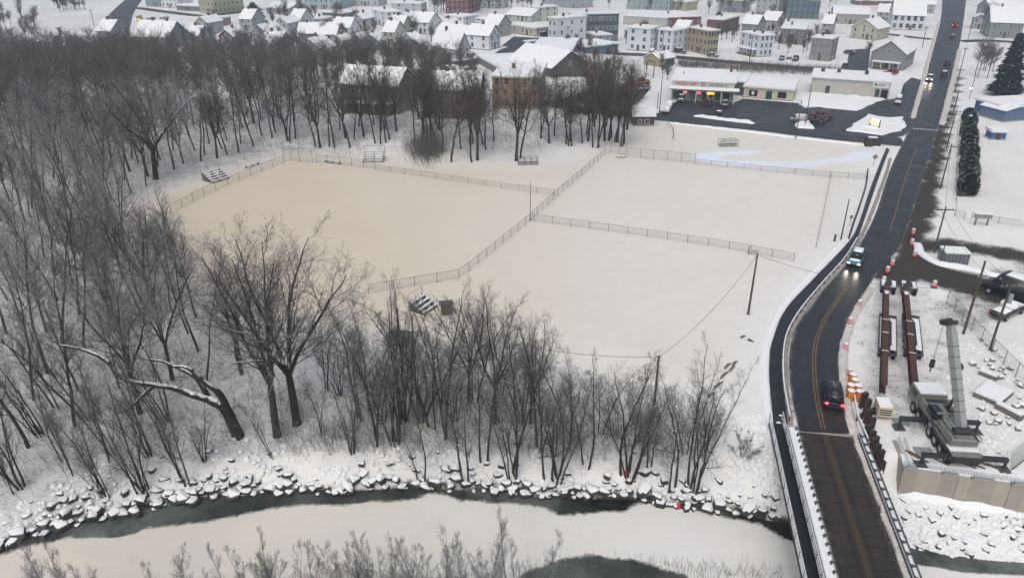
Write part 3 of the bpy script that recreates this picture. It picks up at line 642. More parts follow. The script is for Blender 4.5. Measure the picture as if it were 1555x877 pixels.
# ---- mobile crane
def crane():
    a, b = G(1402, 622), G(1458, 706); v = b - a; L = 9.4; rz = math.atan2(-v.x, v.y)
    o = thing('mobile_crane', a, rz, 'pale mobile crane with raised grey boom and black outriggers', 'crane')
    def P(name, m, fn, loc=(0, 0, 0), parent=o): mb = MB(); fn(mb); return mb.build(name, m, parent, loc)
    P('carrier_frame', DARKM, lambda m: m.b2(-1.2, 1.2, 0.2, L, 0.75, 1.45))
    cab = P('carrier_cab', CREAM, lambda m: m.extr([(-1.3, .9), (-1.3, 1.7), (-1.0, 2.5), (1.2, 2.6), (1.2, .9)], -1.3, 1.3))
    P('cab_window', GLASSD, lambda m: m.b2(-1.325, 1.325, -.7, .6, 1.75, 2.35), parent=cab); P('windscreen', GLASSD, lambda m: m.box((0, -1.2, 2.08), (2.3, .06, .7), rx=R(-21)), parent=cab)
    P('cab_snow', SNOW, lambda m: m.b2(-1.25, 1.25, -.85, 1.1, 2.61, 2.75), parent=cab)
    P('engine_housing', CREAM, lambda m: m.b2(-1.25, 1.25, 1.35, 4.0, 1.45, 2.35))
    for i in range(3): P('engine_grille', DARKM, lambda m: m.b2(-1.0, 1.0, 1.55 + i * .8, 2.15 + i * .8, 2.35, 2.38))
    P('deck_plate', CREAM, lambda m: m.b2(-1.28, 1.28, 4.05, L, 1.45, 1.53))
    for y in (0.5, 1.9, 4.6, 5.9, 7.2, 8.4):
        for s in (-1, 1): wheel(0.6, 0.42, o, (s * 1.15, y, 0.6))
    for y, nm in ((3.4, 0), (L - .4, 1)):
        P('outrigger_box', DARKM, lambda m: m.b2(-1.5, 1.5, y - .3, y + .3, .85, 1.4))
        for s in (-1, 1):
            P('outrigger_beam', DARKM, lambda m: m.b2(min(s * 1.4, s * 3.7), max(s * 1.4, s * 3.7), y - .2, y + .2, .95, 1.32))
            P('outrigger_jack', DARKM, lambda m: m.tube((s * 3.6, y, 0.08), (s * 3.6, y, 1.2), .13, n=8)); P('outrigger_pad', STEEL, lambda m: m.box((s * 3.6, y, .06), (1.0, 1.0, .12)))
    for s in (-1, 1): P('fender', DARKM, lambda m: m.b2(min(s * .9, s * 1.32), max(s * .9, s * 1.32), 4.0, L - 1.0, 1.2, 1.46)); P('ladder', GALV, lambda m: m.b2(s * 1.33 - .03, s * 1.33 + .03, 4.2, 4.7, .5, 1.5)); P('side_box', DARKM, lambda m: m.b2(min(s * .8, s * 1.3), max(s * .8, s * 1.3), 2.7, 3.0, .6, 1.4))
    P('deck_clutter', STEEL, lambda m: m.b2(-1.1, -.5, 4.2, 4.9, 1.53, 1.75).b2(-1.1, -.9, 3.9, 8.6, 2.62, 2.7).tube((-.9, 4.2, 2.5), (-.9, 7.4, 2.9), .05, n=5).tube((.9, 5.4, 2.6), (.9, 8.4, 2.8), .05, n=5))
    P('bumper_snow', SNOW, lambda m: m.b2(-1.25, 1.25, L - 1.6, L - .7, 1.53, 1.66))
    P('turntable', DARKM, lambda m: m.tube((0, 5.8, 1.53), (0, 5.8, 1.85), 1.1, n=20))
    P('upper_body', CREAM, lambda m: m.b2(-1.15, 1.15, 4.6, 7.6, 1.85, 2.5))
    uc = P('operator_cab', CREAM, lambda m: m.b2(0.0, 1.0, 3.6, 5.2, 1.95, 3.2), (0.35, 0, 0)); P('cab_window', GLASSD, lambda m: m.b2(-.03, 1.03, 3.8, 5.0, 2.5, 3.05).b2(.12, .88, 3.57, 5.22, 2.4, 3.05).b2(.12, .88, 3.8, 5.0, 3.18, 3.23), (0.35, 0, 0), uc)
    for i in range(5): P('grating_bar', GALV, lambda m: m.b2(-1.1 + i * .42, -.98 + i * .42, 4.7, 7.4, 2.5, 2.62))
    cw = P('counterweight', CREAM, lambda m: m.b2(-1.2, 1.2, 7.6, 8.3, 1.9, 2.6)); P('winch_drum', DARKM, lambda m: m.tube((-.7, 7.3, 2.75), (.7, 7.3, 2.75), .38, n=12)); P('guard_frame', GALV, lambda m: m.b2(-1.3, 1.3, 8.5, 8.6, 2.5, 2.6).b2(-1.3, -1.2, 7.7, 8.5, 2.7, 2.8).b2(1.2, 1.3, 7.7, 8.5, 2.7, 2.8), (0, 0, .1))
    # boom
    M = Matrix.Translation(a) @ Matrix.Rotation(rz, 4, 'Z'); f = M @ Vector((-.5, 6.2, 2.6))
    d = ray(1444, 493); t = (f.y + 4.0) / d[1]; hd = Vector((d[0] * t, d[1] * t, CAMH + d[2] * t)); Mi = M.inverted(); p0, p1 = Vector((-.5, 6.2, 2.6)), Mi @ hd
    ax = (p1 - p0); Lb = ax.length; ax.normalize()
    bo = MB().b2(-.32, .32, -.36, .36, -0.6, Lb * 0.94).build('boom', mat('grey_boom_paint', (0.30, 0.315, 0.31), 0.5, 0.4, vary=0.12), o, p0)
    q = ax.to_track_quat('Z', 'Y'); bo.rotation_mode = 'QUATERNION'; bo.rotation_quaternion = q
    MB().b2(-.26, .26, -.30, .30, Lb * 0.94, Lb * 0.975).b2(-.31, .31, -.35, .35, Lb * .975, Lb).build('boom_section', GALV, bo)
    MB().b2(-.5, .5, -.6, .35, Lb, Lb + .35).tube((-.55, -.5, Lb + .3), (.55, -.5, Lb + .3), .28, n=10).build('boom_head', DARKM, bo)
    MB().b2(-.335, -.322, -.26, .26, 1.5, Lb * .9).build('boom_stripe', mat('red_brown_panel', (0.2, 0.06, 0.05), 0.6), bo)
    MB().tube((-.75, -.2, Lb - 4.0), (-.58, -.2, Lb - 4.0), .4, n=14).build('hose_reel', DARKM, bo)
    hk = Mi @ (hd + Vector((-.9, -.3, 0))); 
    for k in (-.06, .06): MB().tube((hk.x + k, hk.y, hk.z), (hk.x + k, hk.y, hk.z - 3.6), .018, n=3).build('hoist_cable', DARKM, o)
    for k in range(7): MB().box((0, 0, 1.4 + k * (Lb * .9 - 1.4) / 7), (.68, .76, .05)).build('boom_collar', STEEL, bo)
    for k in (-.2, .2): MB().tube((k, -.40, .5), (k, -.40, Lb * .95), .03, n=4).build('boom_hose', DARKM, bo)
    MB().box((hk.x, hk.y, hk.z - 4.0), (.35, .3, .8)).tube((hk.x, hk.y, hk.z - 4.3), (hk.x, hk.y, hk.z - 4.9), .07, n=5).build('hook_block', DARKM, o)
    MB().tube(p0 + Vector((0, -3.0, -.2)), p0 + ax * 3.2, .16, n=8).build('lift_cylinder', STEEL, o)
crane()

# ---- new abutment
def abutment():
    A, B = plane(1373, 713, 0), plane(1587, 745, 0); v = B - A; L = v.length; rz = math.atan2(v.y, v.x)
    o = thing('concrete_abutment', (A.x, A.y, 0), rz, 'new concrete abutment wall with rebar along its top', 'abutment')
    x = 0.0; k = 0; hs = [0.18, 0.02, 0.16, -0.02, .12, .0, .2, .05]
    while x < L - 0.3:
        w = (1.15, 2.0, 1.4, 1.05, 1.9, 1.25)[k % 6]; w = min(w, L - x); h = hs[k % 8]
        MB().b2(x + .012, x + w - .012, (k % 3) * 0.03, 0.45, -3.4, h).build('concrete_panel', CONC if k % 2 else CONC2, o)
        if k % 2 == 0: MB().b2(x + .15, x + w - .15, -.02, .30, h, h + .18).build('form_edge', GALV, o)
        x += w; k += 1
    wa = plane(1355, 668, 0) - A; c, s = math.cos(-rz), math.sin(-rz); p = Vector((wa.x * c - wa.y * s, wa.x * s + wa.y * c, 0)); ww = p.length; ang = math.atan2(p.y, p.x)
    MB().b2(0, ww, -.45, 0, -3.4, .05).build('wing_wall', CONC2, o, (-.02, 0.0, 0), ang)
    r = MB()
    for i in range(int(L / 0.22)): r.tube((i * .22 + .1, .62, -.2), (i * .22 + .1, .62 + RNG.gauss(0, .02), .55), .016, n=3)
    for i in range(int(ww / 0.2)): q = p * ((i + .5) * .2 / ww); r.tube((q.x + .5, q.y + .15, -.2), (q.x + .5, q.y + .15, .6), .016, n=3); r.tube((q.x + 1.0, q.y + .15, -.2), (q.x + 1.0, q.y + .15, .55), .016, n=3)
    for zz in (.25, .45): r.tube((0, .62, zz), (L, .62, zz), .016, n=3)
    tag(r.build('rebar', STEEL, o), None, None, None, 'stuff')
    MB().b2(0.1, L, .46, 2.4, -.1, .06).build('top_snow', SNOW, o)
abutment()
berm(None, 1.6, .5, SNOW, 'snow piled along the foot of the abutment', pts=[Vector((p.x, p.y - .35, 0)) for p in (plane(1366, 707), plane(1420, 715), plane(1480, 724), plane(1560, 736))])
for i, (px, py, ln, an) in enumerate([(1392, 692, 1.4, -55), (1397, 697, 1.5, -50), (1425, 700, 1.8, -50), (1462, 704, 2.2, -42), (1475, 705, 2.2, -40), (1500, 706, 2.0, -35), (1513, 712, 2.0, -45), (1384, 690, 1.3, -65)]):
    p = G(px, py); tag(MB().box((0, 0, .10), (ln, .16, .1)).box((0, 0, .16), (ln * .95, .12, .02)).build('timber_plank', WOODM, None, p, R(an)), f"brown timber lying behind the abutment wall, {['first', 'second', 'third', 'fourth', 'fifth', 'sixth', 'seventh', 'eighth'][sorted([1392, 1397, 1425, 1462, 1475, 1500, 1513, 1384]).index(px)]} from the bridge", 'timber', 'timbers behind the abutment')
for i, (px, py, w, d) in enumerate([(1368, 640, 1.5, .9), (1403, 686, 1.6, 1.2)]):
    tag(MB().b2(-w / 2, w / 2, -d / 2, d / 2, 0, .14).b2(-w / 2 + .1, w / 2 - .3, -d / 2 + .1, d / 2 - .1, .14, .17).build('crane_mat', GALV, None, G(px, py), R(-8)), ('grey outrigger mat beside the yellow generator', 'grey outrigger mat at the corner of the abutment')[i], 'mat')
def mesh_panel():
    p = G(1548, 704); o = thing('rebar_mesh', p, R(35), 'leaning panel of rebar mesh beside the abutment', 'mesh panel'); m = MB()
    for i in range(14): m.tube((-1.6 + i * .25, 0, 0), (-1.6 + i * .25, .5, 1.8), .02, n=3)
    for i in range(6): m.tube((-1.65, .5 * i / 5, 1.8 * i / 5), (1.7, .5 * i / 5, 1.8 * i / 5), .02, n=3)
    m.build('mesh_lattice', GALV, o); MB().tube((-1.7, 0, .05), (1.75, 0, .05), .06, n=5).build('bottom_beam', WOODM, o)
mesh_panel()

# ---- barrels, drums, piles, generator
def drum(px, py, r, h, body, label, group, stripes=False, name='barrel', snowc=True):
    p = G(px, py); o = thing(name, p, RNG.random(), label, 'barrel', group)
    b = MB(); b.tube((0, 0, 0), (0, 0, h), r, r * .93, 16); b.build('drum_body', body, o)
    rg_ = MB()
    if stripes:
        for z in (h * .45, h * .75): s = MB(); s.tube((0, 0, z), (0, 0, z + h * .12), r * 1.0, r * .99, 16); s.build('white_band', WHITEP, o)
        MB().tube((0, 0, -.02), (0, 0, .08), r * 1.5, r * 1.45, 12).build('rubber_base', BLACKM, o)
    else:
        for z in (h * .33, h * .66): s = MB(); s.tube((0, 0, z), (0, 0, z + .03), r * 1.0, r * 1.0, 16); s.build('hoop', body, o)
    if snowc: MB().tube((0, 0, h), (0, 0, h + .07), r * .95, r * .7, 14).build('snow_cap', SNOW, o)
BL = ['front', 'front', 'middle', 'middle', 'rear', 'rear']
for i, (px, py, t) in enumerate([(1290, 606, 'at the end of the guard rail'), (1303, 607, 'beside the sheet piles, frontmost'), (1290, 597, 'second row, on the road side'), (1301, 598, 'second row, on the site side'), (1296, 589, 'third row'), (1293, 581, 'rearmost of the cluster')]):
    drum(px, py, 0.42, 1.15, ORANGE, f'orange barrel capped with snow in the cluster, {t}', 'orange crash barrels')
for i, (px, py, t) in enumerate([(1289, 571, 'just behind the orange barrel cluster'), (1283, 532, 'on the road edge at the middle of the curve'), (1290, 493, 'on the road edge beside the girders'), (1304, 466, 'on the road edge where the curve begins'), (1347, 414, 'beside the girder ends at the dirt drive'), (1354, 404, 'standing in the dirt drive beyond the girder ends'), (1386, 356, 'highest along the muddy shoulder'), (1384, 372, 'on the muddy shoulder at the drive mouth'), (1388, 390, 'at the rounded snow corner of the drive'), (1418, 436, 'by the end of the chain link fence'), (1341, 430, 'against the girder end')]):
    drum(px, py, 0.28, 0.95, REDP, f'red and white traffic drum {t}', 'traffic drums', True, 'traffic_drum')
for i in range(13):
    f = i / 12; px, py = 1309 + 27 * f + 4 * math.sin(i * 2.1), 618 + 96 * f; p = G(px, py); h = (1.7, 1.5, .5, 1.6, 1.2, 1.0)[min(i, 5)] if i < 6 else RNG.uniform(.8, 1.3)
    o = thing('sheet_pile', p, R(20 + 15 * math.sin(i)), f"rusty sheet pile beside the bridge end, {['first', 'second', 'third', 'fourth', 'fifth', 'sixth', 'seventh', 'eighth', 'ninth', 'tenth', 'eleventh', 'twelfth', 'thirteenth'][i]} from the orange barrels", 'pile', 'row of sheet piles')
    zb = -.4
    MB().b2(-.3, .3, -.04, .04, zb, h).b2(-.30, -.24, -.2, .2, zb, h).b2(.24, .30, -.2, .2, zb, h).build('pile_section', RUST, o); MB().b2(-.34, .34, -.22, .22, h + .002, h + .05).build('driving_cap', DARKM, o)
def generator():
    o = thing('generator', G(1338, 630), R(-12), 'small cream generator trailer with snow on top near the barrels', 'generator')
    MB().b2(-.65, .65, -1.0, .9, .5, 1.5).build('housing', mat('tan_machine_paint', (0.55, 0.47, 0.30), .5, .4), o); MB().b2(-.62, .62, -.85, .88, 1.5, 1.62).build('roof_snow', SNOW, o)
    for z in (.7, .95, 1.2): MB().b2(-.55, .55, -1.03, -.99, z, z + .12).build('louver', DARKM, o)
    for s in (-1, 1): wheel(.36, .22, o, (s * .74, .1, .36))
    MB().tube((0, .9, .5), (0, 2.0, .35), .06, n=5).build('drawbar', STEEL, o)
generator()
def container():
    p = G(1447, 398); o = thing('storage_box', p, R(-8), 'grey steel storage box with snowy roof on the rounded corner', 'storage box'); MB().b2(-1.7, 1.7, -.9, 1.4, 0, 1.7).build('box_wall', mat('blue_grey_paint', (.16, .18, .19), .6), o)
    MB().b2(-1.72, 1.72, -.92, 1.42, 1.7, 1.95).build('roof_snow', SNOW, o)
    for i in range(7): MB().b2(-1.6 + i * .5, -1.5 + i * .5, -.95, -.9, .1, 1.6).build('rib', STEEL, o)
    MB().tube((-2.0, -.6, 0), (-1.95, -.6, 3.0), .07, n=6).build('corner_post', STEEL, o)
container()
def board_sign():
    o = thing('notice_board', G(1489, 342), R(-10), 'wooden notice board on two posts by the low fence', 'sign')
    for s in (-1, 1): MB().b2(-.09, .09, -.09, .09, -.2, 1.5).build('post', WOODM, o, (s * .9, 0, 0))
    MB().b2(-1.3, 1.3, -.3, .12, 1.3, 2.0).build('board', mat('green_grey_board', (.22, .23, .2), .8), o); MB().b2(-1.35, 1.35, -.4, .25, 2.0, 2.1).build('board_snow', SNOW, o)
board_sign()
# ================================================================== BUILDINGS
TRIM = mat('white_trim', (0.62, 0.64, 0.66), 0.6, vary=0.06); DTRIM = mat('dark_trim', (0.05, 0.05, 0.055), 0.6, vary=0.1)
BRICKC = mat('chimney_brick', (0.14, 0.08, 0.07), 0.85, vary=0.25); SHING = mat('dark_shingle', (0.07, 0.07, 0.075), 0.9, vary=0.3)
CURTAIN = mat('window_glass_pale', (0.10, 0.12, 0.14), 0.2, 0.5, vary=0.5, scale=0.6)
_WIN = {}
def win_mesh(w, h, trim, glass):
    k = (round(w, 2), round(h, 2), trim.name, glass.name)
    if k not in _WIN:
        m = MB(); t = 0.10
        m.m = 0; m.b2(-w / 2, w / 2, -.03, .02, 0, h)
        m.m = 1
        m.b2(-w / 2 - t, -w / 2, -.07, .02, -t, h + t); m.b2(w / 2, w / 2 + t, -.07, .02, -t, h + t); m.b2(-w / 2, w / 2, -.07, .02, h, h + t); m.b2(-w / 2, w / 2, -.10, .02, -t, 0); m.b2(-w / 2, w / 2, -.05, .0, h * .48, h * .54)
        _WIN[k] = m.mesh('window', [glass, trim])
    return _WIN[k]
def sid(col): return mat('siding_%d_%d_%d' % tuple(int(c * 255) for c in col), col, 0.7, 0.25, vary=0.08, scale=0.8)
def roof_gable(o, W, D, h, rise, ridge, over, snowm, wallm, thick=0.22):
    """ridge 'x': along the front; 'y': from front to back. Gable ends, dark deck, snow on both slopes"""
    if ridge == 'x':
        MB().extr([(0, h), (D / 2, h + rise), (D, h)], 0, W, 'x').build('gable', wallm, o); n, L = D, W
    else:
        MB().extr([(0, h), (W / 2, h + rise), (W, h)], 0, D, 'y').build('gable', wallm, o); n, L = W, D
    e = over; k = rise / (n / 2)
    for s, nm in ((0, 'roof'), (1, 'roof')):
        def pr(t0, t1, e=e, lim=0.0):
            a = [(-e, h - e * k), (n / 2, h + rise)] if s == 0 else [(n / 2, h + rise), (n + e, h - e * k)]
            return [(a[0][0], a[0][1] + t0), (a[1][0], a[1][1] + t0), (a[1][0], a[1][1] + t1), (a[0][0], a[0][1] + t1)]
        r = MB().extr(pr(0.02, 0.14), -e, L + e, ridge).build('roof', SHING, o)
        MB().extr(pr(0.143, 0.143 + thick), -e + .06, L + e - .06, ridge).build('roof_snow', snowm, r)
def bld(name, label, A, B, C, top, roof='flat', col=(.6, .62, .63), win=(2, 3), swin=(2, 2), wsz=(0.9, 1.35), rise=None, over=0.35, chim=1, trim=None, storey=None, door=True, cat='building', group=None, hmin=2.4, porch=False, snow_t=0.25, glass=None):
    a, b = G(*A), G(*B); a.z = b.z = min(a.z, b.z); u = b - a; W_ = u.length; u.normalize(); n = Vector((-u.y, u.x, 0))
    if n.y < 0: n = -n
    if isinstance(C, (tuple, list)):
        c_ = [abs(project(b.x + n.x * q, b.y + n.y * q, b.z)[0] - C[0]) for q in np.arange(5, 20, .5)]; D = 5 + .5 * int(np.argmin(c_))
    else: D = C
    h = max(height_at(a, top), hmin); o = thing(name, (a.x, a.y, a.z), math.atan2(u.y, u.x), label, cat, group)
    wm = sid(col); trim = trim or TRIM; glass = glass or GLASSD
    MB().b2(0, W_, 0, D, -1.5, h).build('wall', wm, o); MB().b2(-.04, W_ + .04, -.04, D + .04, -1.5, 0.35).build('foundation', CONC2, o)
    hw = h
    if roof == 'flat':
        MB().b2(-over, W_ + over, -over, D + over, h - .12, h + .18).build('cornice', trim, o)
        MB().b2(-over + .1, W_ + over - .1, -over + .1, D + over - .1, h + .18, h + .18 + snow_t).build('roof_snow', SNOW, o)
    else:
        rise = rise or (W_ if roof == 'y' else D) * 0.36; roof_gable(o, W_, D, h, rise, roof, over, SNOW, wm)
    # windows
    cl = Matrix.Rotation(-math.atan2(u.y, u.x), 3, 'Z') @ (Vector((0, 0, 0)) - Vector((a.x, a.y, 0)))
    st = storey or h / max(win[0], 1)
    def row(rows, cols, length, place):
        for r in range(rows):
            for c in range(cols):
                x = length * (c + 0.5) / cols; z = st * r + min(1.0, st * .36); wh = min(wsz[1], st * .6)
                w = min(wsz[0], length / cols * .7); place(x, z, win_mesh(w, wh, trim, glass if (r * 7 + c * 3) % 5 else CURTAIN), r, c)
    row(win[0], win[1], W_, lambda x, z, m, r, c: link('window', m, o, (x, 0, z)))
    if cl.x > W_: row(win[0] if swin[0] else 0, swin[1], D, lambda x, z, m, r, c: link('window', m, o, (W_, x, z), R(90)))
    if cl.x < 0: row(win[0] if swin[0] else 0, swin[1], D, lambda x, z, m, r, c: link('window', m, o, (0, x, z), R(-90)))
    if roof == 'y' and win[0]: link('window', win_mesh(.8, 1.0, trim, glass), o, (W_ / 2, 0, h + .15))
    if door:
        d = MB().b2(-.5, .5, -.06, .02, 0, 2.1).build('door', mat('dark_door', (.08, .06, .05), .6), o, (W_ * .5 + (.5 * W_ / max(win[1], 1) if win[1] % 2 == 1 else 0), 0, 0.1)); MB().box((.38, -.09, 1.0), (.08, .06, .08)).build('handle', GALV, d)
    for i in range(chim):
        x, y = W_ * (.35 + .4 * i), D * .5; zz = h + (rise if roof != 'flat' else .3); c = MB().b2(-.35, .35, -.35, .35, -1.2, 1.4).build('chimney', BRICKC, o, (x if roof != 'y' else W_ / 2, y + (D * .2 * i if roof == 'y' else 0), zz)); MB().b2(-.3, .3, -.3, .3, 1.4, 1.5).build('chimney_snow', SNOW, c)
    if porch:
        MB().b2(W_ * .1, W_ * .9, -1.8, 0, 2.3, 2.5).build('porch_roof', trim, o); MB().b2(W_ * .1 - .1, W_ * .9 + .1, -1.9, 0, 2.5, 2.7).build('porch_snow', SNOW, o); MB().b2(W_ * .1, W_ * .9, -1.8, 0, -1, .35).build('porch_deck', WOODM, o)
        for i in range(4): MB().b2(-.08, .08, -.08, .08, .3, 2.3).build('porch_post', trim, o, (W_ * (.12 + .25 * i), -1.7, 0))
    return o, W_, D, h
WH = (.62, .65, .68); G1 = 'houses of the town'
Bn = 'apartment_block'; Hn = 'gabled_house'; Wn = 'warehouse'
bld(Bn, 'plain white three storey block with three rows of windows', (845, 63), (889, 66), (913, 60), 29, col=WH, win=(3, 3), swin=(3, 2), wsz=(.9, 1.3))
bld(Bn, 'dark slate apartment block with long window rows behind the white block', (866, 56), (938, 63), (948, 55), 22, col=(.07, .085, .09), win=(3, 12), swin=(3, 3), wsz=(1.0, 1.5))
bld(Wn, 'long beige warehouse wall under a wide snowy roof', (946, 37), (1012, 41), 26, 24, col=(.42, .41, .40), win=(1, 0), chim=0, door=False)
bld(Wn, 'long red brick warehouse beside the beige one', (1013, 40), (1064, 38), 24, 27, col=(.16, .05, .05), win=(1, 6), chim=1)
bld(Bn, 'white three storey house with two bays of shuttered windows and red chimney', (951, 76), (986, 79), (999, 71), 42, col=WH, win=(3, 2), swin=(3, 3), wsz=(1.2, 1.3))
bld(Bn, 'white three storey house with large balcony beside the tan block', (997, 77), (1020, 80), (1042, 68), 45, col=WH, win=(3, 2), swin=(3, 3))
bld(Bn, 'tan brick three storey block with close rows of windows', (1042, 77), (1072, 84), (1087, 62), 42, col=(.33, .28, .20), win=(3, 5), swin=(3, 4), trim=mat('tan_trim', (.4, .34, .24), .7), chim=1)
bld(Bn, 'white narrow three storey house with porches by the scrub', (1121, 80), (1151, 87), (1172, 66), 49, col=(.58, .62, .66), win=(3, 3), swin=(3, 3), chim=2, porch=True)
bld(Wn, 'dark brick workshop with red side wall at the corner', (1072, 49), (1096, 51), (1121, 38), 29, col=(.15, .08, .08), win=(1, 3), chim=1)
bld('shop', 'low building with bright blue front and vast snowy roof', (806, 84), (868, 91), 26, 78, col=(.05, .10, .20), win=(1, 4), swin=(0, 0), chim=0, hmin=3.2, glass=CURTAIN)
bld('shop', 'blue garage with snowy flat roof behind the barn', (889, 81), (938, 82), 13, 72, col=(.07, .13, .18), win=(1, 3), swin=(0, 0), chim=0, hmin=3.4)
bld('shop', 'low cream building with wide snowy roof by the dark yard', (775, 50), (813, 56), (834, 46), 38, col=(.47, .44, .36), win=(1, 3), swin=(1, 3), chim=0)
bld(Hn, 'pale green house of three storeys behind the cream building', (815, 32), (847, 34), (853, 20), 12, col=(.44, .48, .40), win=(3, 3), swin=(3, 2))
bld(Wn, 'hall with one broad snowy roof slope beside the pale green house', (768, 31), (806, 34), 14, 25, roof='x', rise=2.5, col=(.42, .43, .42), win=(1, 3), chim=0)
bld(Bn, 'cream two storey block with balcony beside the white flat roofed house', (722, 41), (762, 47), (775, 41), 28, col=(.46, .41, .34), win=(2, 4), swin=(2, 3), porch=True)
bld(Bn, 'white flat roofed two storey house before the red brick mill', (674, 38), (704, 41), (727, 34), 24, col=WH, win=(2, 3), swin=(2, 2))
bld('mill', 'tall dark red brick mill at the edge of the town', (677, 21), (712, 22), 20, -14, col=(.13, .045, .045), win=(4, 5), swin=(4, 3))
bld(Bn, 'white three storey block near the houses with stairs', (566, 36), (588, 41), (612, 30), 15, col=WH, win=(3, 2), swin=(3, 3))
bld(Bn, 'white two storey house with outside stairs and flat snowy roof', (596, 33), (620, 37), (652, 33), 21, col=(.52, .56, .6), win=(2, 3), swin=(2, 2))
bld(Hn, 'pale yellow gabled house beside the big grey roofed house', (707, 72), (726, 69), 15, 52, 'y', (.55, .50, .28), (2, 2), (2, 2))
bld(Hn, 'small bright white gabled house at the street bend', (743, 77), (760, 72), 9, 55, 'y', WH, (2, 2), (2, 2))
bld(Hn, 'big pale grey house with one large snowy roof slope', (657, 82), (696, 90), (706, 83), 67, 'x', (.40, .43, .43), (2, 2), (2, 2), rise=4.6)
bld(Hn, 'mint green gabled house facing the woods', (605, 80), (634, 83), (641, 74), 64, 'y', (.30, .42, .36), (2, 2), (2, 2))
bld(Hn, 'slate blue gabled house beside the mint green one', (548, 75), (578, 76), (587, 66), 64, 'y', (.10, .16, .19), (2, 2), (2, 2))
bld(Hn, 'small white gabled house with dark roof window', (505, 72), (521, 73), (535, 67), 63, 'y', WH, (2, 2), (2, 2))
bld(Hn, 'grey house with ridge along the street behind the small white one', (480, 62), (511, 63), 10, 52, 'x', (.3, .32, .33), (2, 3), (2, 2))
bld(Hn, 'white house with broad roof above the grey ridge house', (506, 51), (532, 52), 9, 42, 'x', WH, (2, 3), (2, 2))
bld('garage', 'little white flat roofed garage near the blue tree', (472, 38), (489, 39), 8, 28, col=(.45, .47, .48), win=(1, 2))
bld('garage', 'long low dark shed with snowy roof', (490, 27), (522, 29), 12, 20, col=(.12, .14, .15), win=(1, 0), chim=0)
bld('shop', 'low white roofed building by the evergreen', (405, 21), (440, 23), 14, 12, 'x', (.36, .38, .38), (1, 4), chim=0, rise=2)
bld(Bn, 'large pale blue building at the top of the town', (462, 14), (516, 15), 18, -10, col=(.34, .40, .45), win=(3, 7), swin=(3, 3))
bld(Hn, 'grey gabled house half hidden in bare trees', (381, 63), (409, 65), 10, 51, 'y', (.27, .29, .30), (2, 2), (2, 2))
bld(Hn, 'grey house with frosted roof among thick garden trees', (453, 61), (486, 61), 9, 52, 'x', (.26, .27, .28), (1, 3), (1, 2))
bld(Hn, 'tan house with low snowy roof behind the slope trees', (520, 168), (606, 174), 11, 127, 'x', (.22, .19, .16), (2, 5), (2, 2), rise=3.2, porch=True)
bld(Hn, 'long grey brown house behind the leafless thicket', (648, 180), (728, 182), 11, 136, 'x', (.18, .155, .14), (2, 5), (2, 2), rise=3)
bld(Bn, 'tan brick apartment house with flat roof beside the slope trees', (748, 165), (818, 167), (833, 158), 117, col=(.26, .20, .13), win=(3, 5), swin=(3, 2), trim=mat('tan_trim', (.4, .34, .24), .7))
bld('barn', 'dark barn with steep snowy roof behind the slope trees', (838, 118), (892, 117), 20, 104, 'y', (.10, .095, .09), (1, 0), (1, 0), chim=0, door=True, rise=4)
bld('shop', 'low flat building with wide snowy roof behind the tan apartment house', (757, 114), (845, 110), 22, 103, col=(.2, .2, .19), win=(1, 4), swin=(0, 0), chim=0)
bld('shed', 'small yellow shed with snowy gable roof by the laundromat', (1001, 102), (1024, 98), 7, 91, 'x', (.33, .27, .15), (1, 2), (1, 1), chim=0, rise=1.6)
_sh = bld('shed', 'dark red brown shed with white framed window by the field', (961, 191.5), (993, 191.5), 5.0, 181.5, 'x', (.075, .045, .042), (1, 0), (1, 0), chim=0, rise=1.3, door=False, over=.4)
for _x in (.32, .66): link('window', win_mesh(.7 if _x < .5 else 1.1, .9, TRIM, GLASSD), _sh[0], (_sh[1] * _x, 0, .7))
bld(Hn, 'grey gabled house with dark porch beside the beige shop building', (1319, 103), (1371, 108), 17, 79, 'y', (.22, .225, .23), (1, 2), (1, 3), chim=0, porch=True, rise=3.8)
bld(Hn, 'tall cream gabled house with dark chimney strip', (1290, 58), (1329, 62), 13, 41, 'y', (.42, .40, .32), (2, 3), (2, 2), rise=3.2)
bld(Bn, 'grey shingled three storey block with side balconies', (1228, 91), (1259, 94), (1268, 80), 57, col=(.21, .205, .2), win=(3, 4), swin=(3, 1), wsz=(.6, .8))
bld(Bn, 'dark two storey brick building above the snowy car park', (1183, 67), (1220, 69), (1240, 55), 43, col=(.14, .135, .135), win=(2, 3), swin=(2, 2))
bld(Bn, 'dark teal block of flats at the top of the town', (1192, 28), (1242, 30), 20, -1, col=(.07, .11, .125), win=(3, 6), swin=(3, 3))
bld(Bn, 'grey white block beside the dark teal flats', (1146, 23), (1180, 26), 14, -3, col=(.38, .39, .40), win=(3, 4), swin=(3, 2))
bld(Wn, 'long beige hall with snowy roof behind the cream house', (1263, 36), (1318, 38), 18, 21, 'x', (.33, .31, .30), (1, 4), (1, 2), chim=0, rise=2.5)
bld('white_house', 'large white house with dormers and dark windows beside the main road', (1352, 45), (1401, 47), 18, 23, 'x', (.58, .61, .63), (2, 5), (2, 3), wsz=(1.5, 1.8), chim=2, rise=6, trim=TRIM)
bld(Hn, 'grey green house with wide snowy roof across the main road', (1499, 57), (1549, 59), 16, 34, 'x', (.2, .23, .22), (2, 4), (2, 2), rise=5.5)
bld(Hn, 'house with snowy roof at the far corner across the main road', (1500, 28), (1560, 29), 16, 14, 'x', (.3, .33, .34), (2, 4), (2, 2), rise=4)
bld(Bn, 'pale green and yellow apartment block beyond the woods', (304, 19.5), (326, 22), (372, 15), -8, col=(.36, .37, .25), win=(3, 5), swin=(3, 7), wsz=(1, 1.3), chim=0)
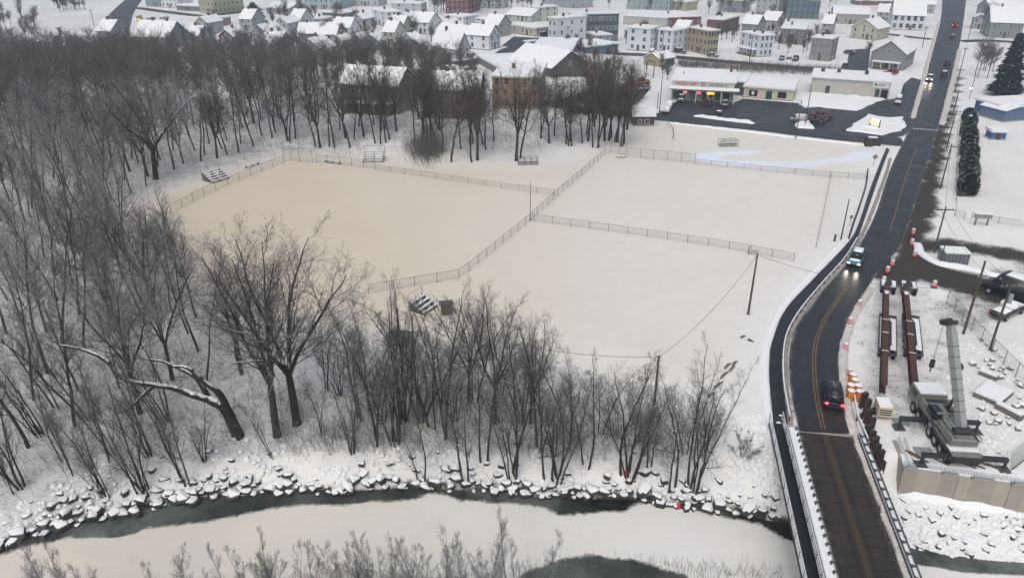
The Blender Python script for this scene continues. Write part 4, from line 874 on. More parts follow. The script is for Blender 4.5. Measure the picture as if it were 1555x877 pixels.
bld('garage', 'long dark shed with snowy roof beside the green apartment block', (269, 16), (304, 18), 10, 9, col=(.15, .17, .18), win=(1, 0), chim=0)
bld(Hn, 'blue grey house at the bend of the wide road', (222, 10), (244, 11), 12, -6, col=(.24, .3, .34), win=(2, 3), chim=1)
bld(Hn, 'white house between the blue grey house and the dark shed', (246, 12), (271, 13), 12, -5, col=WH, win=(2, 4))
bld(Hn, 'grey house with twin attic windows rising from the woods', (205, 73), (259, 75), 12, 55, 'x', (.23, .25, .26), (2, 3), (2, 2), rise=4.5, chim=2)
bld(Hn, 'small house with bright snowy roof among the woods', (284, 64), (302, 65), 8, 55, 'x', (.25, .26, .27), (1, 2), (1, 1))
bld(Hn, 'dark red house with snowy roof among the woods', (334, 66), (356, 67), 9, 55, 'y', (.12, .05, .05), (2, 2), (2, 1))
bld(Hn, 'dusty pink house standing behind bare trees', (316, 40), (332, 41), 8, 28, col=(.32, .17, .18), win=(2, 2))
bld(Bn, 'grey green block with white window bands behind the warehouses', (951, 14), (1016, 17), 18, -8, col=(.27, .33, .34), win=(3, 8), swin=(3, 2))
bld(Bn, 'small yellowish building beside the grey green block', (1018, 15), (1040, 17), 12, 2, col=(.38, .38, .24), win=(2, 2))
bld(Bn, 'grey block behind bare trees at the top of the town', (1090, 18), (1131, 20), 14, 0, col=(.22, .26, .27), win=(3, 5))
bld(Wn, 'row of low red shops along the far edge of the town', (1300, 8), (1395, 9), 12, 2, col=(.2, .07, .08), win=(1, 8), chim=0)
for i, (a, b, t, c, lab) in enumerate([((535, 9), (575, 10), -6, (.4, .43, .45), 'pale house left of the far white blocks'.replace('left of', 'before')), ((720, 12), (765, 13), -3, (.45, .46, .46), 'pale grey long house beyond the cream block'), ((1140, 3), (1200, 4), -8, (.3, .33, .35), 'far grey building above the teal flats')]):
    bld(Hn, lab, a, b, 12, t, col=c, win=(2, 4))
MORE = [((420, 53), (438, 54), 44, 'y', (.40, .42, .43), 'small grey gabled house above the woods edge'), ((441, 46), (458, 47), 38, 'x', (.5, .52, .54), 'white cottage beside the bare garden trees'), ((536, 46), (552, 47), 38, 'y', (.45, .47, .48), 'pale cottage behind the slate blue house'), ((592, 58), (612, 59), 50, 'x', (.42, .43, .40), 'low pale house behind the mint green house'), ((626, 51), (652, 53), 42, 'x', WH, 'white house with broad roof below the flat white house'), ((582, 68), (600, 69), 61, 'x', (.5, .5, .45), 'cream shed between the slate blue and mint green houses'),
    ((660, 60), (684, 62), 50, 'y', (.47, .5, .52), 'white gabled house above the big pale grey roof'), ((735, 55), (757, 57), 45, 'x', (.35, .34, .32), 'grey brown house behind the small white gabled house'), ((1125, 52), (1148, 54), 42, 'x', (.2, .21, .22), 'dark gabled house beyond the white porch house'), ((1155, 46), (1178, 48), 36, 'x', (.33, .34, .35), 'grey house below the grey white block'), ((1246, 52), (1262, 53), 45, 'x', (.28, .28, .28), 'small grey garage beside the cream house'), ((1330, 33), (1350, 34), 23, 'x', (.4, .41, .42), 'pale low house beside the white house with dormers'),
    ((1475, 44), (1495, 45), 33, 'y', (.3, .33, .34), 'grey house at the road corner beyond the poles'), ((365, 46), (384, 47), 38, 'x', (.3, .32, .33), 'grey cottage before the blue grey evergreen'), ((150, 66), (172, 67), 58, 'x', (.26, .28, .29), 'low grey house at the end of the wide road'), ((300, 52), (318, 53), 45, 'y', (.34, .36, .37), 'grey cottage below the dusty pink house'), ((395, 88), (425, 90), 76, 'x', (.28, .27, .26), 'brown grey house showing through the wood tops'), ((455, 96), (490, 98), 84, 'y', (.33, .32, .30), 'tan grey gabled house showing through the wood tops'), ((1020, 62), (1040, 64), 54, 'x', (.4, .42, .44), 'pale back building behind the white balcony house'), ((905, 70), (928, 71), 62, 'flat', (.3, .31, .32), 'grey flat roofed store below the dark slate block'), ((595, 20), (640, 21), 6, 'flat', (.42, .45, .47), 'pale long block at the top centre of the town'), ((840, 10), (900, 11), -4, 'flat', (.36, .38, .40), 'grey block beyond the pale green house'), ((1395, 20), (1418, 21), 9, 'x', (.36, .37, .38), 'house beside the main road at the top of the hill')]
for a, b, t, rf, c, lab in MORE: bld(Hn, lab, a, b, 9, t, rf, c, (2, 2), (2, 2), hmin=4.5)
bld('shed', 'small blue shed with snowy roof on the snow lawn', (1503.5, 212), (1526, 213), 3.2, 200, col=(.03, .12, .30), win=(1, 0), swin=(0, 0), chim=0, door=True, hmin=1.8, snow_t=.3)
bld('grandstand', 'long blue grandstand with open front beside the evergreen', (1513, 181), (1590, 177), 8, 161, col=(.03, .09, .20), win=(1, 0), swin=(0, 0), chim=0, door=False, snow_t=.35)
bld('ticket_booth', 'blue walled stand with broad snowy roof by the hedge', (1486, 176), (1523, 186), 8, 160, 'x', (.10, .16, .25), (1, 0), (1, 0), chim=0, door=False, rise=.8)

# ---- shop with two sign boards and a canopy
def glyphs(o, x0, x1, y, z, h, m, name='lettering', n=10, seed=1):
    rg = random.Random(seed); mb = MB(); w = (x1 - x0) / n
    for i in range(n):
        x = x0 + i * w; k = rg.randrange(4)
        if k in (0, 1, 3): mb.b2(x, x + w * .22, y - .03, y, z, z + h)
        if k in (1, 2): mb.b2(x + w * .5, x + w * .72, y - .03, y, z, z + h * .9)
        mb.b2(x + w * .23, x + w * .49 + (.2 * w if k == 3 else 0), y - .028, y, z + h * (.8 if k % 2 else .0), z + h * (1 if k % 2 else .2)); mb.b2(x + w * .24, x + w * .48, y - .026, y, z + h * .42, z + h * .58)
    return tag(mb.build(name, m, o), None, None, None, 'stuff')
def laundromat():
    o, w, d, h = bld('shop', 'shop with red and dark lettered sign boards and lit canopy', (1019, 151), (1113, 156), 18, 122, col=(.30, .30, .28), win=(1, 0), swin=(0, 0), chim=0, door=False, snow_t=.3)
    z0 = h - 1.5
    MB().b2(.1, w * .46, -.12, -.02, z0, h - .2).build('sign_board', mat('cream_sign', (.50, .46, .42), .6), o); MB().b2(w * .53, w - .2, -.12, -.02, z0, h - .2).build('sign_board', mat('cream_sign', (.50, .46, .42), .6), o)
    glyphs(o, w * .07, w * .40, -.125, z0 + .3, .75, mat('red_lettering', (.35, .04, .04), .6), n=11, seed=3); glyphs(o, w * .58, w * .90, -.125, z0 + .3, .7, mat('green_grey_lettering', (.05, .075, .07), .6), n=10, seed=5)
    MB().b2(-.8, w + 1.2, -2.6, -.02, z0 - .5, z0 - .25).build('canopy', mat('green_canopy', (.2, .25, .23), .7), o); MB().extr([(-2.7, z0 - .25), (-2.7, z0 - .1), (-.1, z0 + .12), (-.1, z0 - .25)], -.85, w + 1.25, 'x').build('canopy_snow', SNOW, o)
    for i in range(6): MB().b2(-.1, .1, -.1, .1, 0, z0 - .5).build('canopy_post', TRIM, o, (w * i / 5, -2.4, 0))
    for k, (x0, x1, m) in enumerate([(.03, .2, mat('bay_dark', (.06, .07, .08), .4)), (.31, .36, CURTAIN), (.36, .41, CURTAIN), (.50, .56, GLASSD), (.58, .66, GLASSD), (.70, .8, mat('green_panel', (.03, .10, .08), .5)), (.84, .93, GLASSD)]): MB().b2(w * x0, w * x1, -.06, -.01, .3, 2.4).build('shop_window', m, o)
    for k, (x, c, e) in enumerate([(.22, (.9, .25, .25), .8), (.44, (1, .08, .2), 1.6), (.60, (1, .5, .06), 1.8), (.66, (1, .55, .08), 1.2)]): MB().b2(w * x - .5, w * x + .5, -.16, -.09, 1.9, 2.5).build('neon_sign', mat('neon_%d' % k, c, .4, emit=c, estr=e), o)
    MB().b2(-.35, .35, -.35, .35, -.5, 2.0).build('vent_stack', BRICKC, o, (w * .93, d * .8, h + .4))
    MB().tube((0, 0, -.2), (0, 0, .9), .15, n=8).build('roof_vent', GALV, o, (w * .15, d * .4, h + .45))
laundromat()
def wing():
    o, w, d, h = bld('shop', 'low cream shop with green door beside the lettered shop', (1128, 148), (1203, 154), 15, 135, col=(.50, .45, .36), win=(1, 0), swin=(0, 0), chim=0, door=False, snow_t=.35, hmin=3)
    MB().b2(w * .46, w * .58, -.08, 0, 0, 2.3).build('door', mat('green_door', (.02, .07, .05), .5), o)
    for x in (.12, .70): f = MB().b2(w * x, w * (x + .16), -.08, 0, .7, 2.2).build('window', GLASSD, o); MB().b2(w * x - .1, w * (x + .16) + .1, -.06, 0, .6, 2.3).build('frame', DTRIM, f)
    MB().b2(w * .17, w * .22, -.1, -.07, 1.0, 1.9).build('poster', WHITEP, o)
    MB().b2(-7, -.02, 2.5, d, -1, h + .6).build('link_wall', mat('dim_grey_wall', (.10, .10, .10), .8), o); MB().b2(-7, -.02, 2.5, d + .1, h + .6, h + .9).build('link_snow', SNOW, o)
wing()
def bank():
    o, w, d, h = bld('shop', 'long beige building with snowy roof and sign board at its end', (1229, 142), (1348, 151), 13, 117, col=(.42, .40, .36), win=(1, 0), swin=(0, 0), chim=0, door=False, snow_t=.3)
    MB().b2(-.02, w + .02, -.10, -.01, h - .7, h - .15).build('fascia', mat('grey_fascia', (.33, .34, .35), .6), o)
    s = MB().b2(w * .78, w * .985, -.25, -.11, h - 1.7, h - .1).build('sign_board', mat('pale_sign', (.62, .60, .62), .5), o)
    MB().b2(w * .805, w * .83, -.29, -.255, h - 1.15, h - .6).build('logo', mat('dark_red_logo', (.06, .02, .03), .5), s); glyphs(s, w * .84, w * .945, -.255, h - 1.1, .45, mat('plum_lettering', (.12, .03, .05), .5), n=12, seed=8)
    for x in (.2, .83): f = MB().b2(w * x, w * x + 1.0, -.06, 0, .6, 2.4).build('window', mat('green_glass', (.04, .07, .06), .3), o); MB().b2(w * x - .08, w * x + 1.08, -.04, 0, .5, 2.5).build('frame', DTRIM, f)
    MB().b2(w * .90, w * .985, -.06, 0, 0, 2.5).build('entrance', GLASSD, o)
    for x in (.12, .33, .69): MB().b2(-.5, .5, -.5, .5, -.2, .9).build('roof_unit', DTRIM, o, (w * x, d * .6, h + .5))
bank()
def lit_sign():
    a, b = G(1320, 193), G(1334, 197); v = b - a; o = thing('lit_sign', a, math.atan2(v.y, v.x), 'glowing yellow sign on two posts in the snow island', 'sign'); L = v.length; t = height_at(a, 179)
    for x in (0, L): MB().b2(-.1, .1, -.1, .1, -.2, t).build('post', DTRIM, o, (x, 0, 0))
    p = MB().b2(.12, L - .12, -.15, .15, t * .42, t).build('lit_panel', mat('lit_yellow_panel', (.8, .7, .4), .5, emit=(1, .72, .34), estr=1.1), o); glyphs(p, L * .2, L * .8, -.16, t * .68, .3, mat('brown_lettering', (.2, .09, .02), .6), n=9, seed=2)
lit_sign()
# ================================================================== VEHICLES
def paint(c): return mat('car_paint_%d_%d_%d' % tuple(int(x * 255) for x in c), c, 0.3, 0.5, 0.0, vary=0.12, scale=1.5)
LAMP_ON = mat('headlamp_lit', (.9, .9, .85), .3, emit=(1, .95, .82), estr=7); LAMP_OFF = mat('headlamp_off', (.5, .5, .5), .2)
TAIL_ON = mat('tail_lamp_lit', (.6, .03, .04), .3, emit=(1, .04, .06), estr=5); TAIL_OFF = mat('tail_lamp_off', (.25, .02, .02), .3)
TAIL_BR = mat('brake_lamp_bright', (.8, .03, .06), .3, emit=(1, .025, .035), estr=9)
def bevel_mesh(me, off=0.05, seg=2):
    bm = bmesh.new(); bm.from_mesh(me); bmesh.ops.bevel(bm, geom=[e for e in bm.edges if e.calc_face_angle(0) > 0.35], offset=off, segments=seg, affect='EDGES', clamp_overlap=True); bm.to_mesh(me); bm.free()
    me.polygons.foreach_set('use_smooth', [True] * len(me.polygons)); return me
def loft(prof, w_lo, w_hi, zlo, zhi):
    """side profile swept across, narrower towards the top"""
    k = len(prof); vs = []
    for s in (-1, 1):
        for y, z in prof:
            f = min(1, max(0, (z - zlo) / (zhi - zlo))); vs.append((s * (w_lo + (w_hi - w_lo) * f) / 2, y, z))
    return vs, [tuple(range(k)), tuple(range(2 * k - 1, k - 1, -1))] + [(i, k + i, k + (i + 1) % k, (i + 1) % k) for i in range(k)]
CARP = {}
def car_meshes(kind):
    if kind in CARP: return CARP[kind]
    wht = paint((.5, .5, .5)); out = {}
    if kind in ('suv', 'sedan'):
        L, w, hb, ht = (4.7, 1.9, 1.02, 1.72) if kind == 'suv' else (4.5, 1.8, .88, 1.42)
        f = L / 2
        body = [(-f, .38), (-f, hb - .12), (-f + .1, hb), (f - 1.35, hb), (f - .12, hb - .14), (f, hb - .3), (f, .38)]
        cab = [(-f + .12, hb), (-f + .45, ht - .05), (-f + .7, ht), (.25, ht), (f - 1.35, hb)] if kind == 'suv' else [(-f + .55, hb), (-f + 1.15, ht), (.2, ht), (f - 1.45, hb)]
    elif kind == 'pickup':
        L, w, hb, ht = 5.4, 1.95, 1.05, 1.8; f = L / 2
        body = [(-f, .5), (-f, hb), (f - 1.4, hb), (f - .1, hb - .1), (f, hb - .3), (f, .5)]; cab = [(-.75, hb), (-.65, ht), (.6, ht), (f - 1.35, hb)]
    else:
        L, w, hb, ht = 5.6, 2.1, 1.1, 2.5; f = L / 2
        body = [(-f, .5), (-f, ht), (f - 1.7, ht), (f - 1.4, ht - .1), (f - .9, 1.35), (f - .1, 1.1), (f, .9), (f, .5)]; cab = [(f - 1.9, 1.35), (f - 1.75, 2.2), (f - 1.32, 2.2), (f - .86, 1.38)]
    m = MB(); m.add(*loft(body, w, w * .93, .4, 1.1)); out['body'] = bevel_mesh(m.mesh('body', wht), .07)
    m = MB(); m.add(*loft(cab, w * .9 + (.08 if kind == 'van' else 0), w * (.72 if kind != 'van' else .95), hb, ht)); out['glasshouse'] = bevel_mesh(m.mesh('glasshouse', GLASSD), .03)
    if kind != 'van':
        y0, y1 = cab[1][0] + .12, cab[-2][0] - .05; m = MB(); m.box(((0), (y0 + y1) / 2, ht + .0), (w * .73, y1 - y0, .06)); out['roof_panel'] = bevel_mesh(m.mesh('roof_panel', wht), .02)
        m = MB()
        for s in (-1, 1):
            for yy in (cab[1][0] + .3, (y0 + y1) / 2, ): m.tube((s * w * .452, yy + .05, hb), (s * w * .362, yy, ht), .045, n=5)
        out['pillar'] = m.mesh('pillar', wht)
    t = MB(); t.tube((-.11, 0, 0), (.11, 0, 0), .34, .34, 16); out['_tyre'] = t.mesh('wheel', BLACKM); t = MB(); t.tube((-.115, 0, 0), (.115, 0, 0), .2, .2, 10); out['_rim'] = t.mesh('rim', GALV)
    t = MB(); t.box((0, 0, 0), (.34, .06, .16)); out['_lamp'] = t.mesh('headlight', LAMP_OFF); t = MB(); t.box((0, 0, 0), (.30, .05, .2)); out['_tail'] = t.mesh('tail_light', TAIL_OFF)
    t = MB(); t.box((0, 0, 0), (w * .86, .06, .2)); out['_bump'] = t.mesh('bumper', DARKM)
    t = MB()
    if kind == 'pickup': t.b2(-w * .40, w * .40, -f + .15, -.85, hb - .02, hb + .02)
    out['_bed'] = t.mesh('load_bed', DARKM) if kind == 'pickup' else None
    s = MB()
    if kind != 'van': s.box((0, (cab[1][0] + cab[-2][0]) / 2, ht + .07), (w * .68, (cab[-2][0] - cab[1][0]) * .95, .10), taper=.88).box((0, f - .75, hb + .0), (w * .74, 1.0, .09), taper=.9)
    else: s.box((0, -.8, ht + .06), (w * .85, L * .6, .12), taper=.9)
    out['_snow'] = bevel_mesh(s.mesh('roof_snow', SNOW), .03)
    s = MB(); s.add(*loft([(a, b + .06) for a, b in cab], w * .95, w * .8, hb, ht)); s.box((0, 0, hb + .03), (w * .93, L * .93, .12), taper=.93); out['_cover'] = bevel_mesh(s.mesh('snow_cover', SNOW), .08)
    out['dim'] = (L, w, hb, ht, f); CARP[kind] = out; return out
def car(kind, at, to, col, label, cat='car', head=False, tail=0, snow=0, name=None, sc=1.0, spot=0):
    M = car_meshes(kind); L, w, hb, ht, f = M['dim']; p, q = G(*at), G(*to); v = q - p
    p = Vector((p.x, p.y, p.z + .085)); o = thing(name or {'suv': 'parked_car', 'sedan': 'parked_car', 'pickup': 'pickup_truck', 'van': 'delivery_van'}[kind], p, math.atan2(-v.x, v.y), label, cat, 'vehicles')
    o.scale = (sc, sc, sc); pm = paint(col)
    for k in ('body', 'glasshouse', 'roof_panel', 'pillar'):
        if k in M:
            c = link(k, M[k], o)
            if k != 'glasshouse': c.material_slots[0].link = 'OBJECT'; c.material_slots[0].material = pm
    for y in (-f + .85, f - .9):
        for s in (-1, 1): wh = link('wheel', M['_tyre'], o, (s * (w / 2 - .1), y, .34)); link('rim', M['_rim'], wh)
    for s in (-1, 1):
        c = link('headlight', M['_lamp'], o, (s * w * .36, f - .02, hb - .32))
        if head: c.material_slots[0].link = 'OBJECT'; c.material_slots[0].material = LAMP_ON
        c = link('tail_light', M['_tail'], o, (s * w * .40, -f + .0, hb - .18))
        if tail: c.material_slots[0].link = 'OBJECT'; c.material_slots[0].material = TAIL_ON if tail == 1 else TAIL_BR
        if spot:
            ld = bpy.data.lights.new('headlamp_beam', 'SPOT'); ld.energy = spot; ld.spot_size = R(42); ld.spot_blend = .8; ld.color = (1, .9, .7); ld.shadow_soft_size = .1
            lo = bpy.data.objects.new('headlamp_beam', ld); COL.objects.link(lo); lo.parent = o; lo.location = (s * w * .36, f + .1, hb - .3); lo.rotation_euler = (R(80), 0, 0)
    link('bumper', M['_bump'], o, (0, f, .5)); link('bumper', M['_bump'], o, (0, -f, .5))
    if M['_bed']: link('load_bed', M['_bed'], o)
    if snow == 1: link('roof_snow', M['_snow'], o)
    if snow == 2: link('snow_cover', M['_cover'], o)
    return o
car('suv', (1263, 606), (1259, 570), (.012, .014, .018), 'black SUV with red tail lights driving off the bridge', head=False, tail=2, name='driving_car')
car('suv', (1299, 399), (1290, 416), (.03, .16, .20), 'teal truck with white roof and lit headlights on the curve', 'truck', head=True, snow=1, spot=120, name='driving_truck', sc=.98)
car('suv', (1411, 123), (1407, 136), (.25, .27, .28), 'pale car with bright headlights coming down the main road', head=True, snow=1, spot=220, name='driving_car')
car('suv', (1433, 116), (1438, 98), (.02, .022, .026), 'dark car driving away beside the oncoming pale car', snow=1, tail=0, name='driving_car')
car('suv', (1438, 99), (1443, 80), (.03, .033, .036), 'dark car on the main road ahead of the other dark car', tail=0, name='driving_car')
car('sedan', (1446, 58), (1450, 42), (.05, .055, .06), 'grey car stopped behind the one with glowing brake lights', snow=1, name='driving_car')
car('van', (1450, 41), (1454, 28), (.06, .03, .035), 'dark vehicle with glowing red brake lights on the main road', 'van', tail=2, name='driving_van')
car('pickup', (1034, 154), (1033, 160), (.01, .05, .045), 'dark green pickup at the canopy of the lettered shop', 'truck', snow=1)
car('suv', (1076, 160), (1074, 152), (.02, .04, .09), 'dark blue car parked nose in at the lettered shop')
car('suv', (1100, 161), (1099, 152), (.35, .36, .37), 'silver car parked nose in at the lettered shop', snow=0)
car('sedan', (1091, 177), (1091, 168), (.012, .012, .013), 'black car with snow on its glass alone in the parking lot', snow=1)
car('sedan', (1016, 163), (1012, 169), (.4, .4, .4), 'snow covered car at the corner of the lettered shop', snow=2)
car('sedan', (1012, 171), (1008, 177), (.4, .4, .4), 'snow buried car at the side street corner', snow=2)
car('pickup', (1246, 180), (1232, 178), (.16, .02, .03), 'dark red pickup parked by the lot poles', 'truck')
car('sedan', (1239, 186), (1225, 184), (.02, .022, .03), 'dark car parked beside the dark red pickup')
car('van', (1212, 185), (1200, 184), (.4, .42, .42), 'pale truck with snowy roof by the lot entrance', 'truck', snow=1, sc=.7)
car('van', (1363, 157), (1361, 165), (.55, .56, .57), 'white van with dark windscreen beside the sign board building', 'van', snow=1, sc=.8)
car('pickup', (974, 129), (965, 131), (.55, .20, .03), 'orange plough truck in the yard behind the trees', 'truck', sc=1.15)
car('sedan', (977, 137), (966, 137), (.36, .38, .4), 'silver car beside the orange plough truck')
car('suv', (880, 172), (866, 171), (.03, .03, .03), 'dark car with snowy roof under the slope trees', snow=1)
car('sedan', (1187, 91), (1186, 97), (.04, .08, .13), 'dark blue car in the snowy car park', snow=1)
car('sedan', (1198, 89), (1197, 95), (.4, .42, .43), 'pale car in the snowy car park', snow=2)
car('pickup', (1208, 92), (1204, 98), (.015, .016, .018), 'black pickup on the edge of the snowy car park', 'truck', snow=1)
car('sedan', (1290, 82), (1300, 82), (.05, .055, .055), 'dark car behind the grey gabled house', snow=1)
car('suv', (1283, 103), (1287, 95), (.04, .045, .045), 'dark car on the drive beside the grey gabled house', snow=1)
car('sedan', (1352, 113), (1341, 113), (.35, .02, .03), 'bright red car before the grey gabled house')
car('sedan', (1340, 51), (1350, 51), (.05, .055, .06), 'dark car beside the white house with dormers', snow=1)
car('suv', (1033, 81), (1042, 82), (.02, .03, .03), 'dark van parked beside the tan brick block', 'van', snow=1)
car('sedan', (1082, 87), (1092, 88), (.10, .12, .13), 'grey car by the back street scrub', snow=1)
car('sedan', (990, 80), (990, 84), (.3, .32, .33), 'pale car between the two white houses', snow=2)
car('sedan', (714, 84), (722, 86), (.2, .22, .23), 'snow topped car beside the big pale grey house', snow=2)
car('suv', (826, 55), (836, 53), (.02, .025, .026), 'dark car by the low cream building', snow=1)
car('sedan', (230, 30), (236, 29), (.3, .32, .33), 'snow topped car in the lot beyond the woods', snow=2)
car('sedan', (250, 29), (257, 28), (.3, .32, .33), 'second snow topped car in the lot beyond the woods', snow=2)
car('van', (1535, 452), (1520, 447), (.03, .032, .035), 'dark snow dusted truck at the edge of the building site', 'truck', snow=1, sc=1.25)
car('pickup', (1528, 478), (1545, 470), (.05, .05, .05), 'snow loaded flatbed truck beside the site fence', 'truck', snow=2)
car('sedan', (322, 25), (330, 23), (.04, .05, .055), 'dark car before the green apartment block', snow=1)
car('van', (212, 31), (206, 33), (.5, .45, .1), 'yellow vehicle with its lamp lit beside the wide road', 'van', head=True, sc=.8)

# ================================================================== POLES, WIRES, SIGNS, SIGNALS
POLEW = mat('weathered_pole_wood', (.085, .06, .045), .9, vary=.3, scale=3); POLEG = mat('grey_pole_wood', (.075, .068, .062), .9, vary=.3, scale=3)
POLES = {}
def pole(key, base, top, label, arm=1.1, m=None, r=.15, tx=None, lean=True, cat='utility pole', name='utility_pole', lamp=False, transf=False):
    p = G(*base); h = height_at(p, top); o = thing(name, p, 0, label, cat, None)
    sh = MB(); sh.tube((0, 0, -.4), (0, 0, h), r, r * .65, 9); s = sh.build('pole_shaft', m or POLEG, o); dx = 0
    if arm:
        MB().box((0, 0, h - .45), (arm * 2, .1, .13)).build('crossarm', POLEW, o)
        for x in (-.9, -.35, .35, .9): MB().tube((x * arm, 0, h - .4), (x * arm, 0, h - .18), .05, n=5).build('insulator', GALV, o)
        for s_ in (-1, 1): MB().tube((s_ * arm * .6, .02, h - .45), (0, .1, h - 1.1), .02, n=4).build('brace', STEEL, o)
    if transf: MB().tube((.35, -.1, h - 2.4), (.35, -.1, h - 1.3), .26, n=12).build('transformer', GALV, o)
    if lamp:
        MB().tube((0, 0, h - 1.6), (-1.5, 0, h - 1.2), .04, n=5).box((-1.7, 0, h - 1.2), (.55, .2, .12)).build('lamp_arm', GALV, o)
    POLES[key] = Vector((p.x, p.y, p.z + h - .15)); return o
pole('field', (1136, 477), 385, 'brown wooden pole alone at the corner of the snow field', 0, POLEW)
pole('bank', (991, 637), 540, 'dark pole with meter box among the river bank trees', 0, POLEG)
o_ = pole('woods', (612, 585), 468, 'dark pole rising through the river bank thicket', 0, POLEG)
pole('foot', (1277, 363), 302, 'dark pole beside the footway', 0, POLEG, .12)
pole('gate', (1418, 383), 314, 'pole with crossarm on the rounded snow corner', 1.3, POLEG, lamp=True)
pole('site1', (1463, 506), 396, 'reddish leaning pole beside the crane', 0, POLEW, .17)
pole('site2', (1503, 531), 430, 'grey pole by the site fence with crossarm', 1.1, POLEG, .16, transf=True)
pole('r1', (1428, 286), 219, 'roadside pole before the snowy hedge', 1.2, POLEG); pole('r2', (1437, 226), 167, 'roadside pole beside the upper end of the hedge', 1.2, POLEG, lamp=True)
pole('r3', (1445, 181), 137, 'roadside pole by the traffic signal', 1.2, POLEG); pole('r4', (1450, 140), 104, 'roadside pole near the evergreen', 1.2, POLEG); pole('r5', (1458, 108), 72, 'roadside pole beyond the evergreen', 1.0, POLEG); pole('r6', (1470, 60), 25, 'roadside pole before the grey green house', 1.0, POLEG)
pole('lot1', (1208, 210), 152, 'tall pole on the field edge before the parking lot', 0, POLEG, .12); pole('lot2', (1222, 191), 128, 'twin pole in the small snow heap of the lot', 0, POLEG, .12); pole('lot3', (1001, 174), 115, 'pole beside the snowy corner of the lettered shop', 0, POLEG, .13); pole('lot4', (998, 165), 140, 'short pole beside the tall one at the shop corner', 0, POLEG, .11)
pole('t1', (1137, 100), 55, 'pole on the back street before the white porch house', 1.0, POLEG); pole('t2', (1005, 84), 48, 'pole before the white house with balcony', .9, POLEG); pole('t3', (862, 66), 40, 'pole before the plain white block', .9, POLEG); pole('t4', (47, 50), 25, 'pole standing in the white lot beyond the woods', .9, POLEG); pole('t5', (143, 40), 15, 'pole by the wide road beyond the woods', .9, POLEG); pole('t6', (1400, 72), 40, 'pole with yellow light by the white house with dormers', .8, POLEG)
def pole_box():
    p = POLES['bank']; q = G(991, 637); o = [x for x in bpy.data.objects if x.get('label') == 'dark pole with meter box among the river bank trees'][0]
    MB().b2(-.3, .3, -.35, -.1, .9, 1.8).build('meter_box', GALV, o)
pole_box()
WIREM = mat('black_wire', (.02, .02, .02), .6)
def wire(a, b, sag, label, r=.022, n=14):
    a, b = Vector(a), Vector(b); m = MB(); pts = []
    for i in range(n + 1):
        t = i / n; p = a.lerp(b, t); p.z -= sag * 4 * t * (1 - t); pts.append(p - a)
    m.path(pts, r, 4); tag(m.build('overhead_wire', WIREM, None, a), label, 'wire', 'overhead wires')
wire(POLES['field'], POLES['bank'], 1.2, 'wire from the brown field pole down to the river bank pole')
wire(POLES['bank'], POLES['woods'], 1.6, 'wire along the tops of the river bank trees')
wire(POLES['field'], POLES['site2'] + Vector((0, 0, -.2)), 1.8, 'wire crossing the road above the girders')
wire(POLES['gate'], POLES['r1'], .8, 'wire between the corner pole and the roadside pole')
for k, dx in enumerate((-1.0, .9)): wire(POLES['r1'] + Vector((dx, 0, 0)), POLES['r2'] + Vector((dx, 0, 0)), .6, ('inner', 'outer')[k] + ' wire along the hedge between roadside poles')
for k, (a, b) in enumerate((('r2', 'r3'), ('r3', 'r4'), ('r4', 'r5'), ('r5', 'r6'))): wire(POLES[a], POLES[b], .6, 'roadside wire ' + ('past the hedge end', 'by the traffic signal', 'before the evergreen', 'up the main road')[k])
for k, dx in enumerate((-.9, .9)):
    wire(POLES['gate'] + Vector((dx, 0, 0)), POLES['site2'] + Vector((dx, 0, -.3)), 1.0, ('first', 'second')[k] + ' of the wires running from the corner pole to the site pole')
    e = POLES['site2'] + Vector((16 + 2 * k, -22, -1)); wire(POLES['site2'] + Vector((dx, 0, -1.5 * k)), e, .8, ('upper', 'lower')[k] + ' wire leaving the site pole over the snow')
def signal():
    o = thing('traffic_signal', G(1468, 196), 0, 'traffic signal with green light by the hedge', 'traffic light'); h = height_at(G(1468, 196), 172)
    MB().tube((0, 0, -.2), (0, 0, h), .09, n=8).build('signal_post', STEEL, o); b = MB().b2(-.5, .5, -.3, .3, h - .9, h).build('signal_head', DTRIM, o); MB().b2(-.42, .3, -.34, -.30, h - .8, h - .35).build('green_lens', mat('green_lamp', (.05, .6, .6), .4, emit=(.05, .75, .85), estr=.9), b)
    o = thing('street_light', G(1472, 150), 0, 'slim street light glowing white near the grandstand', 'street light'); h = height_at(G(1472, 150), 112)
    MB().tube((0, 0, -.2), (0, 0, h), .08, n=7).build('light_post', STEEL, o); MB().box((-.2, 0, h * .42), (.4, .3, .3)).build('light_head', mat('white_lamp', (.9, .85, .8), .4, emit=(1, .8, .75), estr=6), o)
    for i, (a, b_, lab) in enumerate([((1326, 252), 238, 'diamond warning sign seen from behind beside the footway'), ((1290, 342), 329, 'small road sign on its post by the footway')]):
        p = G(*a); o = thing('road_sign', p, 0, lab, 'sign'); h = height_at(p, b_); MB().tube((0, 0, -.2), (0, 0, h), .05, n=6).build('sign_post', GALV, o)
        MB().box((0, -.06, h), (.85, .04, .85) if i == 0 else (.5, .04, .6), ry=R(45) if i == 0 else 0).build('sign_plate', mat('grey_sign_back', (.22, .22, .21), .6), o)
    p = G(1324, 222); o = thing('bus_shelter', p, R(-6), 'dark slatted box at the junction corner', 'shelter'); L = 3.2
    MB().b2(-L / 2, L / 2, -.5, .8, 0, 1.9).build('shelter_wall', mat('black_brown_wood', (.02, .018, .018), .7), o); MB().b2(-L / 2 + .6, L / 2 - .8, -.4, .8, 1.9, 2.0).build('roof_snow', SNOW, o)
    for i in range(7): MB().b2(-.05, .05, -.55, -.5, .1, 1.85).build('slat', mat('pale_slat', (.12, .11, .11), .7), o, (-L / 2 + .3 + i * .43, 0, 0))
signal()
